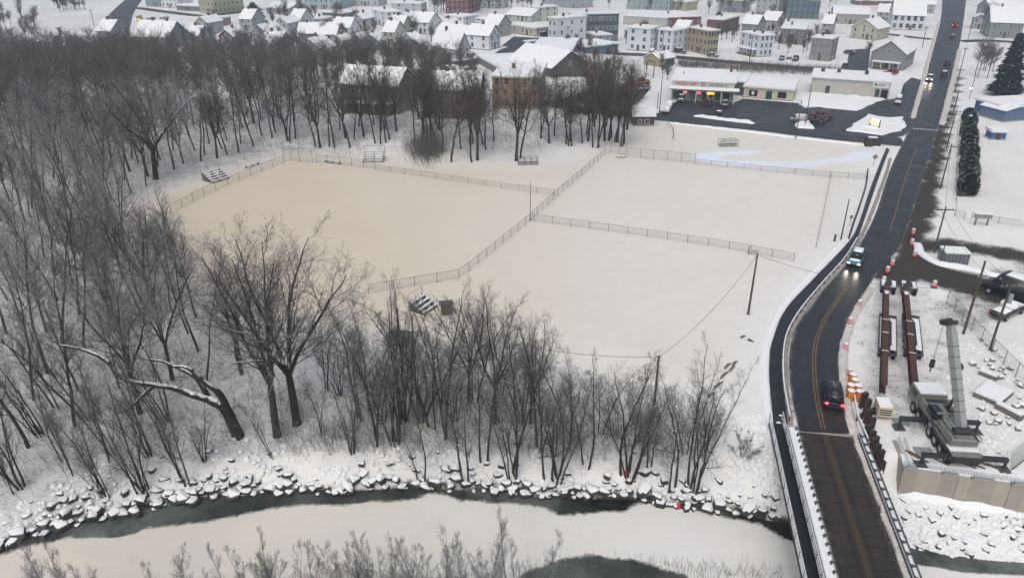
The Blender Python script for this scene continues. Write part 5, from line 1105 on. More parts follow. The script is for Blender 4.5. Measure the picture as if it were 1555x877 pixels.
# ================================================================== FENCES AND FIELD FURNITURE
def chain_mat(name, den, col):
    m, n, l, b = nodes_of(name); b.inputs['Base Color'].default_value = col + (1,); b.inputs['Roughness'].default_value = .6
    b.inputs['Alpha'].default_value = den; return m
CHAIN = chain_mat('chain_link', .16, (.17, .165, .16))
POSTM = mat('fence_post_metal', (.10, .098, .095), .5, .4, vary=.2)
def fence(px, label, h=1.3, bay=3.0, pts=None, rail=True, m=None, post_r=.04, rail_r=.026):
    P = catmull(pts or gp(px), 6) if len(px or pts) > 2 else (pts or gp(px)); L = sum((b - a).length for a, b in zip(P, P[1:])); n = max(2, int(L / bay) + 1); Q = resample(P, n)
    for q in Q: q.z = Hs(q.x, q.y)
    o = thing('chain_link_fence', Q[0], 0, label, 'fence')
    pm = MB().tube((0, 0, -.3), (0, 0, h + .06), post_r, n=6).mesh('fence_post', POSTM)
    for i, q in enumerate(Q):
        link('fence_post', pm, o, q - Q[0])
        if i < n - 1:
            a, b = q - Q[0], Q[i + 1] - Q[0]; me = bpy.data.meshes.new('mesh_panel'); z = Vector((0, 0, 1)); me.from_pydata([a + z * .04, b + z * .04, b + z * h, a + z * h], [], [(0, 1, 2, 3)]); me.materials.append(m or CHAIN)
            u = me.uv_layers.new(name='UVMap'); d = (b - a).length; u.data.foreach_set('uv', [0, 0, d, 0, d, h, 0, h]); pn = link('mesh_panel', me, o)
            if rail: MB().tube(a + z * h, b + z * h, rail_r, n=5).build('top_rail', POSTM, o)
    return o
fence([(918, 236), (880, 270), (845, 300), (808, 334)], 'fence between the tan field and the far field, upper stretch', 1.5, 2.6)
fence([(808, 334), (760, 373), (712, 412), (697, 423)], 'fence between the tan field and the near field, middle stretch', 1.4, 2.6)
fence([(697, 423), (650, 431), (590, 441), (560, 446)], 'fence behind the river bank trees closing the tan field', 1.4, 3)
fence([(811, 336), (900, 348), (1000, 362), (1080, 374), (1150, 386), (1205, 397)], 'long low fence between the near and the far snow field', 1.25, 3.0)
fence([(952, 238), (1000, 243), (1055, 248)], 'taller fence stretch beside the far backstop', 2.0, 2.6); fence([(1055, 249), (1120, 256), (1200, 264), (1260, 269), (1315, 273)], 'low fence along the upper side of the far field', 1.1, 3.2)
fence([(480, 247), (530, 252), (570, 257)], 'taller fence beside the bleacher of the tan field', 1.7, 2.6); fence([(570, 258), (640, 268), (720, 280), (790, 290), (842, 297)], 'low fence along the upper side of the tan field', 1.1, 3.2)
fence([(260, 325), (300, 303), (330, 289), (380, 268), (430, 248)], 'fence along the woods side of the tan field', 1.6, 3.0)
fence([(1261, 270), (1254, 305), (1247, 340), (1239, 376)], 'thin fence along the footway side of the far field', .8, 3.5)
fence([(1437, 460), (1462, 490), (1500, 530), (1540, 570), (1580, 612)], 'chain link fence beside the building site', 1.8, 2.4)
fence([(1449, 328), (1464, 332)], 'short fence piece at the lawn corner', 1.1, 3); fence([(1475, 332), (1520, 340), (1600, 353)], 'low fence along the snow lawn by the notice board', 1.1, 3)
fence([(1451, 322), (1452, 250), (1458, 190)], 'fence between the roadside and the hedge', .9, 6)
fence([(918, 235), (930, 232), (950, 238)], 'backstop netting of the far field', 2.8, 2.0)
def backstop():
    P = gp([(432, 247), (440, 242), (455, 246), (475, 247)]); fence(None, 'tall backstop at the corner of the tan field', 3.0, 2.2, pts=P)
backstop()
def bleacher(px, to, L, rows, label, h0=.35, m=None):
    p, q = G(*px), G(*to); v = q - p; o = thing('bleacher', p, math.atan2(v.y, v.x), label, 'bleacher')
    for r in range(rows):
        MB().b2(0, L, r * .62, r * .62 + .34, h0 + r * .3, h0 + r * .3 + .06).build('seat_board', POSTM, o); MB().b2(0, L, r * .62 + .02, r * .62 + .32, h0 + r * .3 + .06, h0 + r * .3 + .16).build('seat_snow', SNOW, o)
    for x in (.2, L / 2, L - .2):
        MB().extr([(0, 0), (rows * .62, 0), (rows * .62, h0 + rows * .3 - .1), (.1, h0 - .1)], -.04, .04, 'x').build('support_frame', POSTM, o, (x, 0, 0))
    if rows > 2:
        for x in (0, L): MB().tube((x, rows * .62, 0), (x, rows * .62, h0 + rows * .3 + .8), .04, n=5).build('rail_post', POSTM, o)
        MB().tube((0, rows * .62, h0 + rows * .3 + .8), (L, rows * .62, h0 + rows * .3 + .8), .03, n=5).build('back_rail', POSTM, o)
    return o
bleacher((322, 279), (346, 272), 4.0, 5, 'small bleacher with snowy seats at the woods corner'); bleacher((550, 247), (574, 247), 4.3, 5, 'bleacher with snowy seats facing the tan field')
bleacher((645, 480), (672, 460), 3.0, 4, 'large snowy bleacher half hidden by the river bank trees'); bleacher((375, 256), (392, 250), 3.6, 1, 'single snowy bench beside the woods'); bleacher((492, 246), (518, 250), 4.0, 1, 'player bench by the backstop of the tan field'); bleacher((936, 240), (946, 240), 2.0, 1, 'white topped bench at the far backstop')
def dugout(px, w, label, h=1.5):
    p = G(*px); o = thing('player_cage', p, R(4), label, 'dugout'); 
    for x in (-w / 2, -w / 6, w / 6, w / 2):
        for y in (0, 1.5): MB().tube((x, y, -.2), (x, y, h), .05, n=5).build('cage_post', POSTM, o)
    for y in (0, 1.5):
        for z in (.15, h): MB().tube((-w / 2, y, z), (w / 2, y, z), .045, n=5).build('cage_rail', POSTM, o)
        me = bpy.data.meshes.new('mesh_panel'); me.from_pydata([(-w / 2, y, .05), (w / 2, y, .05), (w / 2, y, h), (-w / 2, y, h)], [], [(0, 1, 2, 3)]); me.materials.append(CHAIN); u = me.uv_layers.new(name='UVMap'); u.data.foreach_set('uv', [0, 0, w, 0, w, h, 0, h]); link('mesh_panel', me, o)
    MB().b2(-w / 2, w / 2, .5, .9, .4, .5).build('bench', STEEL, o)
dugout((1107, 223), 4.0, 'open wire cage bench on the upper snow strip'); dugout((802, 251), 4.0, 'open wire cage bench under the slope trees')
def dark_roofs():
    for (px, w, d, h, lab, rz) in [((604, 526), 2.2, 1.4, 1.4, 'dark roofed dugout hidden in the river bank thicket', -12), ((679, 478), 1.3, 1.0, 1.5, 'small dark roofed booth beside the large bleacher', 12)]:
        o = thing('dugout', G(*px), R(rz), lab, 'dugout'); MB().b2(-w / 2, w / 2, 0, d, -.2, h - .25).build('dugout_wall', mat('dark_wood_wall', (.11, .095, .085), .8), o); MB().box((0, d / 2, h), (w + .5, d + .5, .12), rx=R(-6)).build('dugout_roof', mat('bare_dark_roof', (.10, .09, .085), .7), o)
dark_roofs()
def misc():
    p = G(805, 335); o = thing('foul_pole', p, 0, 'tall thin pole where the three fences meet', 'pole'); MB().tube((0, 0, -.3), (0, 0, height_at(p, 277)), .07, .05, 7).build('pole_shaft', POSTM, o); MB().tube((0, 0, -.1), (0, 0, .4), .12, n=8).build('pole_base', POSTM, o)
    # gate posts leaning on the fence end
    p = G(1136, 386); o = thing('gate', p, R(-12), 'dark gate panel at the pole in the long low fence', 'gate'); MB().b2(0, 1.4, -.03, .03, .1, .85).build('gate_panel', mat('grey_gate', (.38, .38, .36), .7), o); MB().tube((0, 0, -.2), (0, 0, 1.4), .06, n=6).build('gate_post', POSTM, o)
    # stair rail / arched frame by the shed
    P = gp([(1013, 191), (1020, 197), (1023, 206), (1021, 215)]); o = thing('arched_rail', P[0], 0, 'curved dark railing in the snow near the shed', 'railing'); m = MB(); Q = resample(catmull(P, 5), 12)
    m.path([q - P[0] + Vector((0, 0, .9)) for q in Q], .06, 5); m.build('rail', STEEL, o)
    pm = MB().tube((0, 0, -.1), (0, 0, .92), .05, n=5).mesh('rail_post', STEEL)
    for q in Q[::2]: link('rail_post', pm, o, q - P[0])
    # posts of the footway barrier
    P = catmull(gp([(1317, 262), (1314, 285), (1304, 318), (1296, 340), (1289, 362)]), 8); n = 30; Q = resample(P, n); o = thing('cable_barrier', Q[0], 0, 'dark post and cable barrier beside the footway', 'barrier')
    pm = MB().b2(-.1, .1, -.1, .1, -.2, .85).mesh('barrier_post', STEEL)
    for q in Q: link('barrier_post', pm, o, q - Q[0])
    for z in (.45, .75): MB().path([q - Q[0] + Vector((0, 0, z)) for q in Q], .03, 4).build('cable', STEEL, o)
    p = G(1267, 366); tag(MB().b2(-.12, .12, -.12, .12, -.2, 1.0).b2(-.15, .15, -.15, .15, 1.0, 1.08).build('marker_post', POLEW, None, p), 'short wooden post in the snow by the footway pole', 'post')
    # timber frame behind the orange truck
    p, q = G(981, 118), G(992, 119); v = q - p; o = thing('timber_portal', p, math.atan2(v.y, v.x), 'tall open frame behind the orange plough truck', 'frame'); L = v.length
    for x in (0, L): MB().b2(-.12, .12, -.12, .12, 0, 5).build('frame_post', WOODM, o, (x, 0, 0))
    MB().b2(-.12, L + .12, -.1, .1, 5, 5.25).build('frame_beam', WOODM, o)
    # wooden picket panel among the bank trees
    p = G(918, 668); o = thing('picket_panel', p, R(-4), 'weathered picket panel standing among the bank trees', 'fence'); 
    for i in range(9): MB().b2(-.05, .05, -.02, .02, 0, 1.7 + .3 * math.sin(i * 2.3)).build('picket', mat('grey_picket', (.2, .185, .17), .8), o, (i * .27, 0, 0))
    MB().b2(-.1, 2.3, -.05, -.02, .8, .9).build('picket_rail', mat('grey_picket', (.2, .185, .17), .8), o)
    # pieces lying on the snow near the pole
    for i, (px, py, L, a) in enumerate([(1105, 556, 1.6, 52), (1112, 560, 1.5, 55), (1100, 570, 1.9, 50), (1090, 586, 2.0, 48), (1116, 552, 1.2, 50), (1080, 600, 1.4, 46), (1128, 512, .9, 40), (1140, 517, .8, 120)]):
        tag(MB().box((0, 0, .08), (L, .12, .1)).box((.1, .2, .05), (L * .7, .08, .06)).build('loose_board', mat('grey_board', (.12, .11, .10), .8), None, G(px, py), R(a)), f"loose board lying on the snow, {['first', 'second', 'third', 'fourth', 'fifth', 'sixth', 'seventh', 'eighth'][i]} of those below the brown pole", 'board', 'boards scattered on the field snow')
    for i, (px, py, c, lab) in enumerate([(950, 722, (.55, .03, .08), 'red tag tied low on a bank tree'), (1030, 771, (.6, .08, .03), 'orange buoy lying at the ice edge')]):
        p = G(px, py); o = tag(MB().tube((0, 0, .05), (0, 0, .55), .2, .14, 10).tube((0, 0, .55), (0, 0, .7), .06, n=6).build('red_marker', mat('marker_%d' % i, c, .5), None, p), lab, 'marker')
misc()
# person by the sign board building
def person():
    p = G(1371, 140); o = thing('person', p, R(30), 'person in dark clothes standing on the snow heap by the white van', 'person')
    me = bpy.data.meshes.new('body'); V = [(0, 0, .92), (0, 0, 1.2), (0, 0, 1.45), (0, 0, 1.56), (0, .02, 1.72), (.12, 0, .88), (.13, .02, .48), (.13, 0, .06), (-.12, 0, .88), (-.13, -.02, .48), (-.13, 0, .06), (.22, 0, 1.42), (.28, .02, 1.14), (.26, .1, .9), (-.22, 0, 1.42), (-.28, .02, 1.14), (-.26, .1, .9)]
    E = [(0, 1), (1, 2), (2, 3), (3, 4), (0, 5), (5, 6), (6, 7), (0, 8), (8, 9), (9, 10), (2, 11), (11, 12), (12, 13), (2, 14), (14, 15), (15, 16)]; Rd = [.17, .17, .18, .07, .12, .11, .075, .06, .11, .075, .06, .08, .055, .045, .08, .055, .045]
    me.from_pydata(V, E, []); ob = link('body', me, o); md = ob.modifiers.new('skin', 'SKIN'); sv = me.skin_vertices[0].data
    for i, r in enumerate(Rd): sv[i].radius = (r, r)
    sv[0].use_root = True; ob.modifiers.new('sub', 'SUBSURF').levels = 1; me.materials.append(mat('dark_clothes', (.02, .022, .025), .8)); MB().tube((0, .02, 1.7), (0, .02, 1.86), .11, .08, 10).build('hat', mat('dark_hat', (.015, .015, .02), .8), o)
person()

# ================================================================== EVERGREENS
NEEDLE = mat('dark_evergreen', (.018, .034, .030), .8, .15, vary=.35, scale=1.5, snow=.12)
HEDGEM = mat('snow_dusted_cedar', (.028, .036, .028), .8, .15, vary=.35, scale=1.5, snow=.22)
def conifer_mesh(h, w, seed, cedar=False):
    rg = random.Random(seed); v, f = [], []
    def spray(p, d, L, wd):
        s = Vector((-d.y, d.x, 0)); s = s.normalized() if s.length > .01 else Vector((1, 0, 0)); up = Vector((0, 0, 1)); o = len(v); q = p + d * L
        v.extend([tuple(p - s * wd * .2), tuple(p + d * L * .5 + s * wd), tuple(q), tuple(p + d * L * .5 - s * wd), tuple(p + d * L * .45 + up * wd * .5)]); f.extend([(o, o + 1, o + 4), (o + 1, o + 2, o + 4), (o + 2, o + 3, o + 4), (o + 3, o, o + 4), (o, o + 3, o + 2, o + 1)])
    n = 2600 if not cedar else 1100
    for i in range(n):
        t = rg.random() ** (1.25 if not cedar else 1.0); z = h * (.06 + .93 * t) if not cedar else h * (.02 + .96 * t); R0 = w * (1 - t) ** .8 * (.82 + .22 * math.sin(z * 3.1 + 2.0 * math.sin(z))) if not cedar else w * (1 - t ** 5) * (.85 + .2 * rg.random())
        a = rg.random() * 6.28; r = R0 * (rg.uniform(.35, 1.0) if not cedar else rg.uniform(.7, 1.0)); d = Vector((math.cos(a), math.sin(a), (-.25 + .3 * rg.random()) if not cedar else rg.uniform(.3, 1.3))).normalized()
        spray(Vector((math.cos(a) * r * .75, math.sin(a) * r * .75, z)), d, (.6 + .9 * (1 - t)) * w * .30 * rg.uniform(.6, 1.5) if not cedar else w * .45, w * (.10 if not cedar else .16))
    me = bpy.data.meshes.new('crown'); me.from_pydata(v, [], f); return me
def conifer(px, top, w, label, m=NEEDLE, cedar=False, seed=1, name='evergreen_tree', grp=None):
    p = G(*px); h = height_at(p, top); o = thing(name, p, RNG.random() * 6, label, 'tree', grp); me = conifer_mesh(h, w, seed, cedar); me.materials.append(m); link('crown', me, o); MB().tube((0, 0, -.3), (0, 0, h * .9), .22 if not cedar else .1, .04, 7).build('trunk', mat('conifer_bark', (.04, .03, .025), .9), o)
conifer((1524, 145), 50, 4.6, 'large dark evergreen behind the blue grandstand', seed=2); conifer((386, 26), 4, 4.5, 'blue grey evergreen by the low white roofed building', seed=3); conifer((1090, 40), 18, 3.5, 'evergreen behind the brick workshop', seed=4)
for i in range(16):
    f_ = i / 15; px, py = 1469 + 3 * f_ + 2 * math.sin(i * 1.7) - 4 * f_ * f_, 185 + 110 * f_
    conifer((px, py), py - (19 + 16 * f_ * .6), 1.7, f"snow dusted cedar of the roadside hedge, {['first', 'second', 'third', 'fourth', 'fifth', 'sixth', 'seventh', 'eighth', 'ninth', 'tenth', 'eleventh', 'twelfth', 'thirteenth', 'fourteenth', 'fifteenth', 'sixteenth'][i]} from the traffic signal", HEDGEM, True, 20 + i % 4, 'cedar_tree', 'cedars of the roadside hedge')
tag(MB().b2(-.6, .6, -.5, .5, 0, .5).b2(-.65, .65, -.55, .55, .5, .75).build('utility_box', DTRIM, None, G(1459, 297)), 'low dark box with snow cap at the hedge end', 'box')
# ================================================================== ROCKS
ROCK = mat('dark_wet_rock', (.045, .043, .042), .7, .3, vary=.4, scale=2, bump=.5); ROCKC = mat('broken_concrete', (.16, .15, .14), .85, .2, vary=.3, scale=2)
def rock_meshes():
    out = []
    for sd in range(8):
        rg = random.Random(sd + 70); bm = bmesh.new(); bmesh.ops.create_icosphere(bm, subdivisions=2, radius=.5)
        pl_ = [(Vector((rg.gauss(0, 1), rg.gauss(0, 1), rg.gauss(0, 1))).normalized(), rg.uniform(.18, .38)) for _ in range(11)]
        for v in bm.verts:
            for nn, dd in pl_:
                k = v.co.dot(nn)
                if k > dd: v.co -= nn * (k - dd)
            v.co.z *= .85; v.co.x *= 1.2
        me = bpy.data.meshes.new('rock_body'); bm.to_mesh(me); me.materials.append(ROCK)
        for v in bm.verts:                                  # snow lying on the upper half
            n = v.co.normalized()
            if v.co.z > .06: v.co = Vector((v.co.x * 1.03, v.co.y * 1.03, v.co.z + .09))
            else: v.co = Vector((v.co.x * .8, v.co.y * .8, .02))
        me2 = bpy.data.meshes.new('snow_cap'); bmesh.ops.smooth_vert(bm, verts=bm.verts, factor=.25, use_axis_x=True, use_axis_y=True, use_axis_z=True); bm.to_mesh(me2); bm.free(); me2.materials.append(SNOW); me2.polygons.foreach_set('use_smooth', [False] * len(me2.polygons))
        out.append((me, me2))
    return out
ROCKS = rock_meshes(); N_ROCK = [0]
def rock(x, y, s, label, group, cap=True, sink=.18, flat=1.0, m=None, name='boulder'):
    a, b = ROCKS[RNG.randrange(8)]; z = Hs(x, y)
    o = thing(name, (x, y, z + s * (.3 - sink)), RNG.random() * 6.28, label, 'rock', group); o.scale = (s, s * RNG.uniform(.8, 1.1), s * flat * RNG.uniform(.8, 1.1))
    r = link('rock_body', a, o)
    if m: r.material_slots[0].link = 'OBJECT'; r.material_slots[0].material = m
    if cap: link('snow_cap', b, o)
    N_ROCK[0] += 1
def rocks():
    rg = random.Random(12); placed = []
    def free(x, y, g):
        if any((x - a) ** 2 + (y - b) ** 2 < g * g for a, b in placed): return False
        placed.append((x, y)); return True
    for band, n, d0, d1, s0, s1, lab in ((0, 175, -.35, .7, .6, 2.0, 'snow capped boulder at the dark water edge'), (1, 85, .7, 2.4, .5, 1.5, 'snow capped boulder of the upper bank row'), (2, 24, 2.6, 6.0, .5, 1.0, 'half buried snowy stone high on the river bank')):
        k = t = 0
        while k < n and t < 6000:
            t += 1; px = rg.uniform(-10, 1185); p = plane(px, np.interp(px, [w[0] for w in _w], [w[1] for w in _w]), WZ); x = p.x; y = float(np.interp(x, WX, WY)) + rg.uniform(d0, d1); s = rg.uniform(s0, s1)
            if free(x, y, s * .42): rock(x, y, s, lab + (', below the woods' if px < 330 else ', below the great forked trees' if px < 520 else ', below the river bank thicket' if px < 900 else ', towards the bridge'), 'boulders of the river bank', sink=(.05, .22, .34)[band], flat=.8); k += 1
    k = t = 0
    while k < 42 and t < 4000:
        t += 1; p = plane(rg.uniform(1355, 1565), rg.uniform(765, 835), -3.8); x, y = p.x, p.y; d = y - np.interp(x, WX, WY)
        if d < -.1 or d > 5.2: continue
        if free(x, y, .75): rock(x, y, rg.uniform(.6, 1.0), 'snow smothered stone on the slope below the abutment', 'stones below the abutment', sink=.2, name='riprap_stone'); k += 1
    k = t = 0
    while k < 40 and t < 4000:
        t += 1; p = G(rg.gauss(1512, 24), rg.gauss(592, 32))
        if p.x > 62 or not free(p.x, p.y, .6): continue
        px, py = project(p.x, p.y, 0)
        if 1478 < px < 1535 and 575 < py < 622: continue
        rock(p.x, p.y, rg.uniform(.4, 1.0), 'snow dusted lump of broken concrete beside the crane', 'rubble beside the crane', m=ROCKC, sink=.1, flat=.8, name='rubble_block'); k += 1
    # what is too small and too many to count
    v, f = [], []
    def lump(x, y, s, z):
        o = len(v); n = 7; v.append((x, y, z + s * .55))
        for r_, zz in ((.45, .42), (.75, -.15)):
            for i in range(n): a = 6.283 * i / n + rg.random() * .3; q = s * r_ * rg.uniform(.8, 1.2); v.append((x + math.cos(a) * q, y + math.sin(a) * q, z + zz * s))
        for i in range(n): j = (i + 1) % n; f.append((o, o + 1 + i, o + 1 + j)); f.append((o + 1 + i, o + 1 + n + i, o + 1 + n + j, o + 1 + j))
    for _ in range(1500):
        p = plane(rg.uniform(1345, 1600), rg.uniform(757, 845), -3.8); x, y = p.x, p.y; d = y - np.interp(x, WX, WY)
        if -.2 < d < 5.6: lump(x, y, rg.uniform(.15, .5), Hs(x, y))
    for _ in range(700):
        px = rg.uniform(-20, 1190); p = plane(px, np.interp(px, [w[0] for w in _w], [w[1] for w in _w]), WZ); x = p.x; d = .5 + abs(rg.gauss(.8, 1.8)); y = float(np.interp(x, WX, WY)) + d
        lump(x, y, rg.uniform(.12, .45), Hs(x, y))
    for _ in range(260):
        p = G(rg.uniform(1120, 1190), rg.uniform(630, 770)); lump(p.x, p.y, rg.uniform(.15, .5), p.z)
    for _ in range(350):
        p = G(rg.uniform(1440, 1555), rg.uniform(520, 690)); lump(p.x, p.y, rg.uniform(.12, .4), p.z - .05)
    me = bpy.data.meshes.new('snow_rubble'); me.from_pydata(v, [], f); me.materials.append(mat('rubble_snow', (.76, .77, .78), .8, .15, vary=.1, scale=2))
    tag(link('snow_rubble', me), 'small snow covered stones along the banks and the site', None, None, 'stuff')
rocks()
for px, py, w, d, h, rz, lab in ((1507, 601, 3.4, 2.6, .5, 38, 'large flat concrete slab under snow beside the crane'), (1531, 628, .7, 2.6, .6, 28, 'narrow snowy concrete beam by the large slab'), (1500, 572, .7, 1.8, .5, 40, 'snowy concrete beam at the top of the rubble')):
    o = thing('concrete_slab', G(px, py), R(rz), lab, 'slab'); MB().b2(-w / 2, w / 2, -d / 2, d / 2, -.2, h).build('slab_body', ROCKC, o); MB().b2(-w / 2 + .04, w / 2 - .04, -d / 2 + .04, d / 2 - .04, h, h + .16).build('slab_snow', SNOW, o)
# ================================================================== TREES
BARK = mat('dark_bark', (0.05, 0.042, 0.036), 0.9, 0.1, vary=0.4, scale=2.5, snow=0.42, bump=0.5)
BARKS = mat('snowy_bark', (0.036, 0.032, 0.029), 0.9, 0.1, vary=0.4, scale=2.5, snow=0.6, bump=0.5)
TWIG = mat('grey_brown_twigs', (0.135, 0.124, 0.115), 0.9, 0.1, vary=0.3, scale=0.8, snow=0.28)
TWIGL = mat('frosted_twigs', (0.21, 0.207, 0.20), 0.9, 0.1, vary=0.3, scale=0.8, snow=0.45)
TWIGB = mat('reddish_twigs', (0.12, 0.092, 0.08), 0.9, 0.1, vary=0.3, scale=0.8, snow=0.2)
BARKP = mat('pale_bark', (0.10, 0.092, 0.082), 0.9, 0.1, vary=0.4, scale=2.5, snow=0.42)

class Tubes:
    """fast many-tube mesh"""
    def __init__(s): s.v, s.f = [], []
    def tube(s, a, b, ra, rb, n):
        dx, dy, dz = b[0] - a[0], b[1] - a[1], b[2] - a[2]; L = math.sqrt(dx * dx + dy * dy + dz * dz) or 1e-6
        dx /= L; dy /= L; dz /= L
        if abs(dz) < 0.9: ux, uy, uz = dy, -dx, 0.0
        else: ux, uy, uz = 0.0, dz, -dy
        k = math.sqrt(ux * ux + uy * uy + uz * uz); ux /= k; uy /= k; uz /= k
        wx, wy, wz = dy * uz - dz * uy, dz * ux - dx * uz, dx * uy - dy * ux
        o = len(s.v)
        for p, r in ((a, ra), (b, rb)):
            for i in range(n):
                q = 6.28318 * i / n; c, t = math.cos(q) * r, math.sin(q) * r
                s.v.append((p[0] + ux * c + wx * t, p[1] + uy * c + wy * t, p[2] + uz * c + wz * t))
        for i in range(n): j = (i + 1) % n; s.f.append((o + i, o + j, o + n + j, o + n + i))
    def mesh(s, name, m):
        me = bpy.data.meshes.new(name); me.from_pydata(s.v, [], s.f); me.materials.append(m)
        me.polygons.foreach_set('use_smooth', [True] * len(me.polygons)); return me

KINDS = {  # stems (count, lean), bare share of the stem, limb count, angles, upward pull, length ratios
    'forest': dict(stems=1, lean=3, r=0.0105, b0=0.36, limbs=17, ang=(48, 42, 40, 40), trop=(0.02, 0.10, 0.06, 0.03), lr=(0.27, 0.50, 0.46, 0.5), wig=0.07, taper=0.85),
    'maple':  dict(stems=4, lean=24, r=0.0108, b0=0.15, limbs=12, ang=(46, 44, 42, 40), trop=(0.05, 0.09, 0.05, 0.03), lr=(0.36, 0.52, 0.46, 0.5), wig=0.10, taper=0.85, fork=0.27),
    'clump':  dict(stems=6, lean=13, r=0.0092, b0=0.30, limbs=9, ang=(40, 40, 40, 40), trop=(0.015, 0.10, 0.06, 0.03), lr=(0.24, 0.52, 0.48, 0.5), wig=0.08, taper=0.85),
    'birch':  dict(stems=2, lean=6, r=0.0092, b0=0.30, limbs=16, ang=(42, 40, 40, 40), trop=(0.01, 0.10, 0.06, 0.03), lr=(0.22, 0.52, 0.48, 0.5), wig=0.06, taper=0.88),
    'poplar': dict(stems=3, lean=9, r=0.0075, b0=0.18, limbs=17, ang=(32, 34, 36, 40), trop=(0.02, 0.16, 0.10, 0.05), lr=(0.24, 0.5, 0.5, 0.5), wig=0.05, taper=0.9),
    'shrub':  dict(stems=10, lean=28, r=0.010, b0=0.10, limbs=6, ang=(36, 40, 40, 40), trop=(0.03, 0.08, 0.05, 0.03), lr=(0.35, 0.55, 0.5, 0.5), wig=0.12, taper=0.85),
}
def gen_tree(seed, Ht, kind, dense=1.0, tw=0.016):
    K = KINDS[kind]; rg = random.Random(seed); TR, CRN = Tubes(), Tubes()
    def nrm(d):
        L = math.sqrt(d[0] ** 2 + d[1] ** 2 + d[2] ** 2); return (d[0] / L, d[1] / L, d[2] / L)
    def dev(d, a):                              # tilt d by angle a in a random direction
        t = (rg.gauss(0, 1), rg.gauss(0, 1), rg.gauss(0, 1)); k = t[0] * d[0] + t[1] * d[1] + t[2] * d[2]
        t = nrm((t[0] - k * d[0], t[1] - k * d[1], t[2] - k * d[2])); c, s = math.cos(a), math.sin(a)
        return (d[0] * c + t[0] * s, d[1] * c + t[1] * s, d[2] * c + t[2] * s)
    NS = (11, 5, 3, 2, 1); SD = (7, 5, 3, 3, 3); CH = (0, 2.3, 2.3, 2.0)
    def branch(p, d, L, r, lev, b0=0.0):
        ns = NS[lev]; seg = L / ns; w = K['wig'] * (1 + 0.5 * lev); tr = K['trop'][min(lev, 3)]
        spawn = K['limbs'] / (ns * (1 - b0)) if lev == 0 else CH[min(lev, 3)] * (dense if lev >= 2 else 1)
        T = TR if lev <= 1 else CRN
        for i in range(ns):
            d = nrm((d[0] + rg.gauss(0, w), d[1] + rg.gauss(0, w), d[2] + rg.gauss(0, w) * 0.6 + tr))
            q = (p[0] + d[0] * seg, p[1] + d[1] * seg, p[2] + d[2] * seg)
            f0, f1 = i / ns, (i + 1) / ns
            ra, rb = r * (1 - K['taper'] * f0), r * (1 - K['taper'] * f1)
            T.tube(p, q, max(ra, tw * 0.8), max(rb, tw * 0.6), SD[lev])
            if lev < 4 and f1 > b0 + 0.02:
                k = spawn * (0.6 if (lev >= 1 and i == 0) else 1.0); k = int(k) + (rg.random() < k - int(k))
                for _ in range(k):
                    t = rg.random(); c = tuple(p[j] + (q[j] - p[j]) * t for j in range(3)); f = f0 + (f1 - f0) * t
                    g = (f - b0) / (1 - b0) if lev == 0 else f
                    if lev == 0: cl = K['lr'][0] * Ht * (1.08 - 0.72 * g) * rg.uniform(0.7, 1.15)
                    else: cl = K['lr'][lev] * L * (1.15 - 0.55 * g) * rg.uniform(0.65, 1.2)
                    an = math.radians(K['ang'][min(lev, 3)] * rg.uniform(0.65, 1.25))
                    branch(c, dev(d, an), cl, max(ra * (0.42 if lev == 0 else 0.6), tw), lev + 1)
            p = q
    n = K['stems']; base = (0, 0, -0.6); r0 = K['r'] * Ht
    if kind == 'maple':
        fk = K['fork'] * Ht; d = dev((0, 0, 1), R(4)); p = base
        TR.tube((0, 0, -0.6), (0, 0, 0.5), r0 * 2.5, r0 * 1.9, 9)
        p = (0, 0, 0.5)
        for i in range(4):
            d = nrm((d[0] + rg.gauss(0, .03), d[1] + rg.gauss(0, .03), d[2])); q = tuple(p[j] + d[j] * (fk - 0.5) / 4 for j in range(3))
            TR.tube(p, q, r0 * (1.9 - 0.12 * i), r0 * (1.9 - 0.12 * (i + 1)), 9); p = q
        a0 = rg.random() * 6.28
        for i in range(n):
            a = a0 + 6.283 * i / n + rg.gauss(0, 0.25); ln = R(K['lean'] * rg.uniform(0.45, 1.3))
            branch(p, (math.sin(ln) * math.cos(a), math.sin(ln) * math.sin(a), math.cos(ln)), (Ht - fk) * rg.uniform(0.82, 1.02), r0 * 1.05, 0, K['b0'])
    else:
        a0 = rg.random() * 6.28
        for i in range(n):
            a = a0 + 6.283 * i / n + rg.gauss(0, 0.4); ln = R(K['lean'] * (rg.uniform(0.3, 1.3) if n > 1 else rg.uniform(0, 1)))
            o = (0.28 * math.cos(a) * (n > 1), 0.28 * math.sin(a) * (n > 1), -0.6); h = Ht * (1.0 if i == 0 else rg.uniform(0.62, 0.98))
            branch(o, (math.sin(ln) * math.cos(a), math.sin(ln) * math.sin(a), math.cos(ln)), h + 0.6, r0 * (1 if i == 0 else rg.uniform(0.6, 0.95)), 0, K['b0'] * rg.uniform(0.8, 1.2))
    return TR, CRN
PROTO = {}
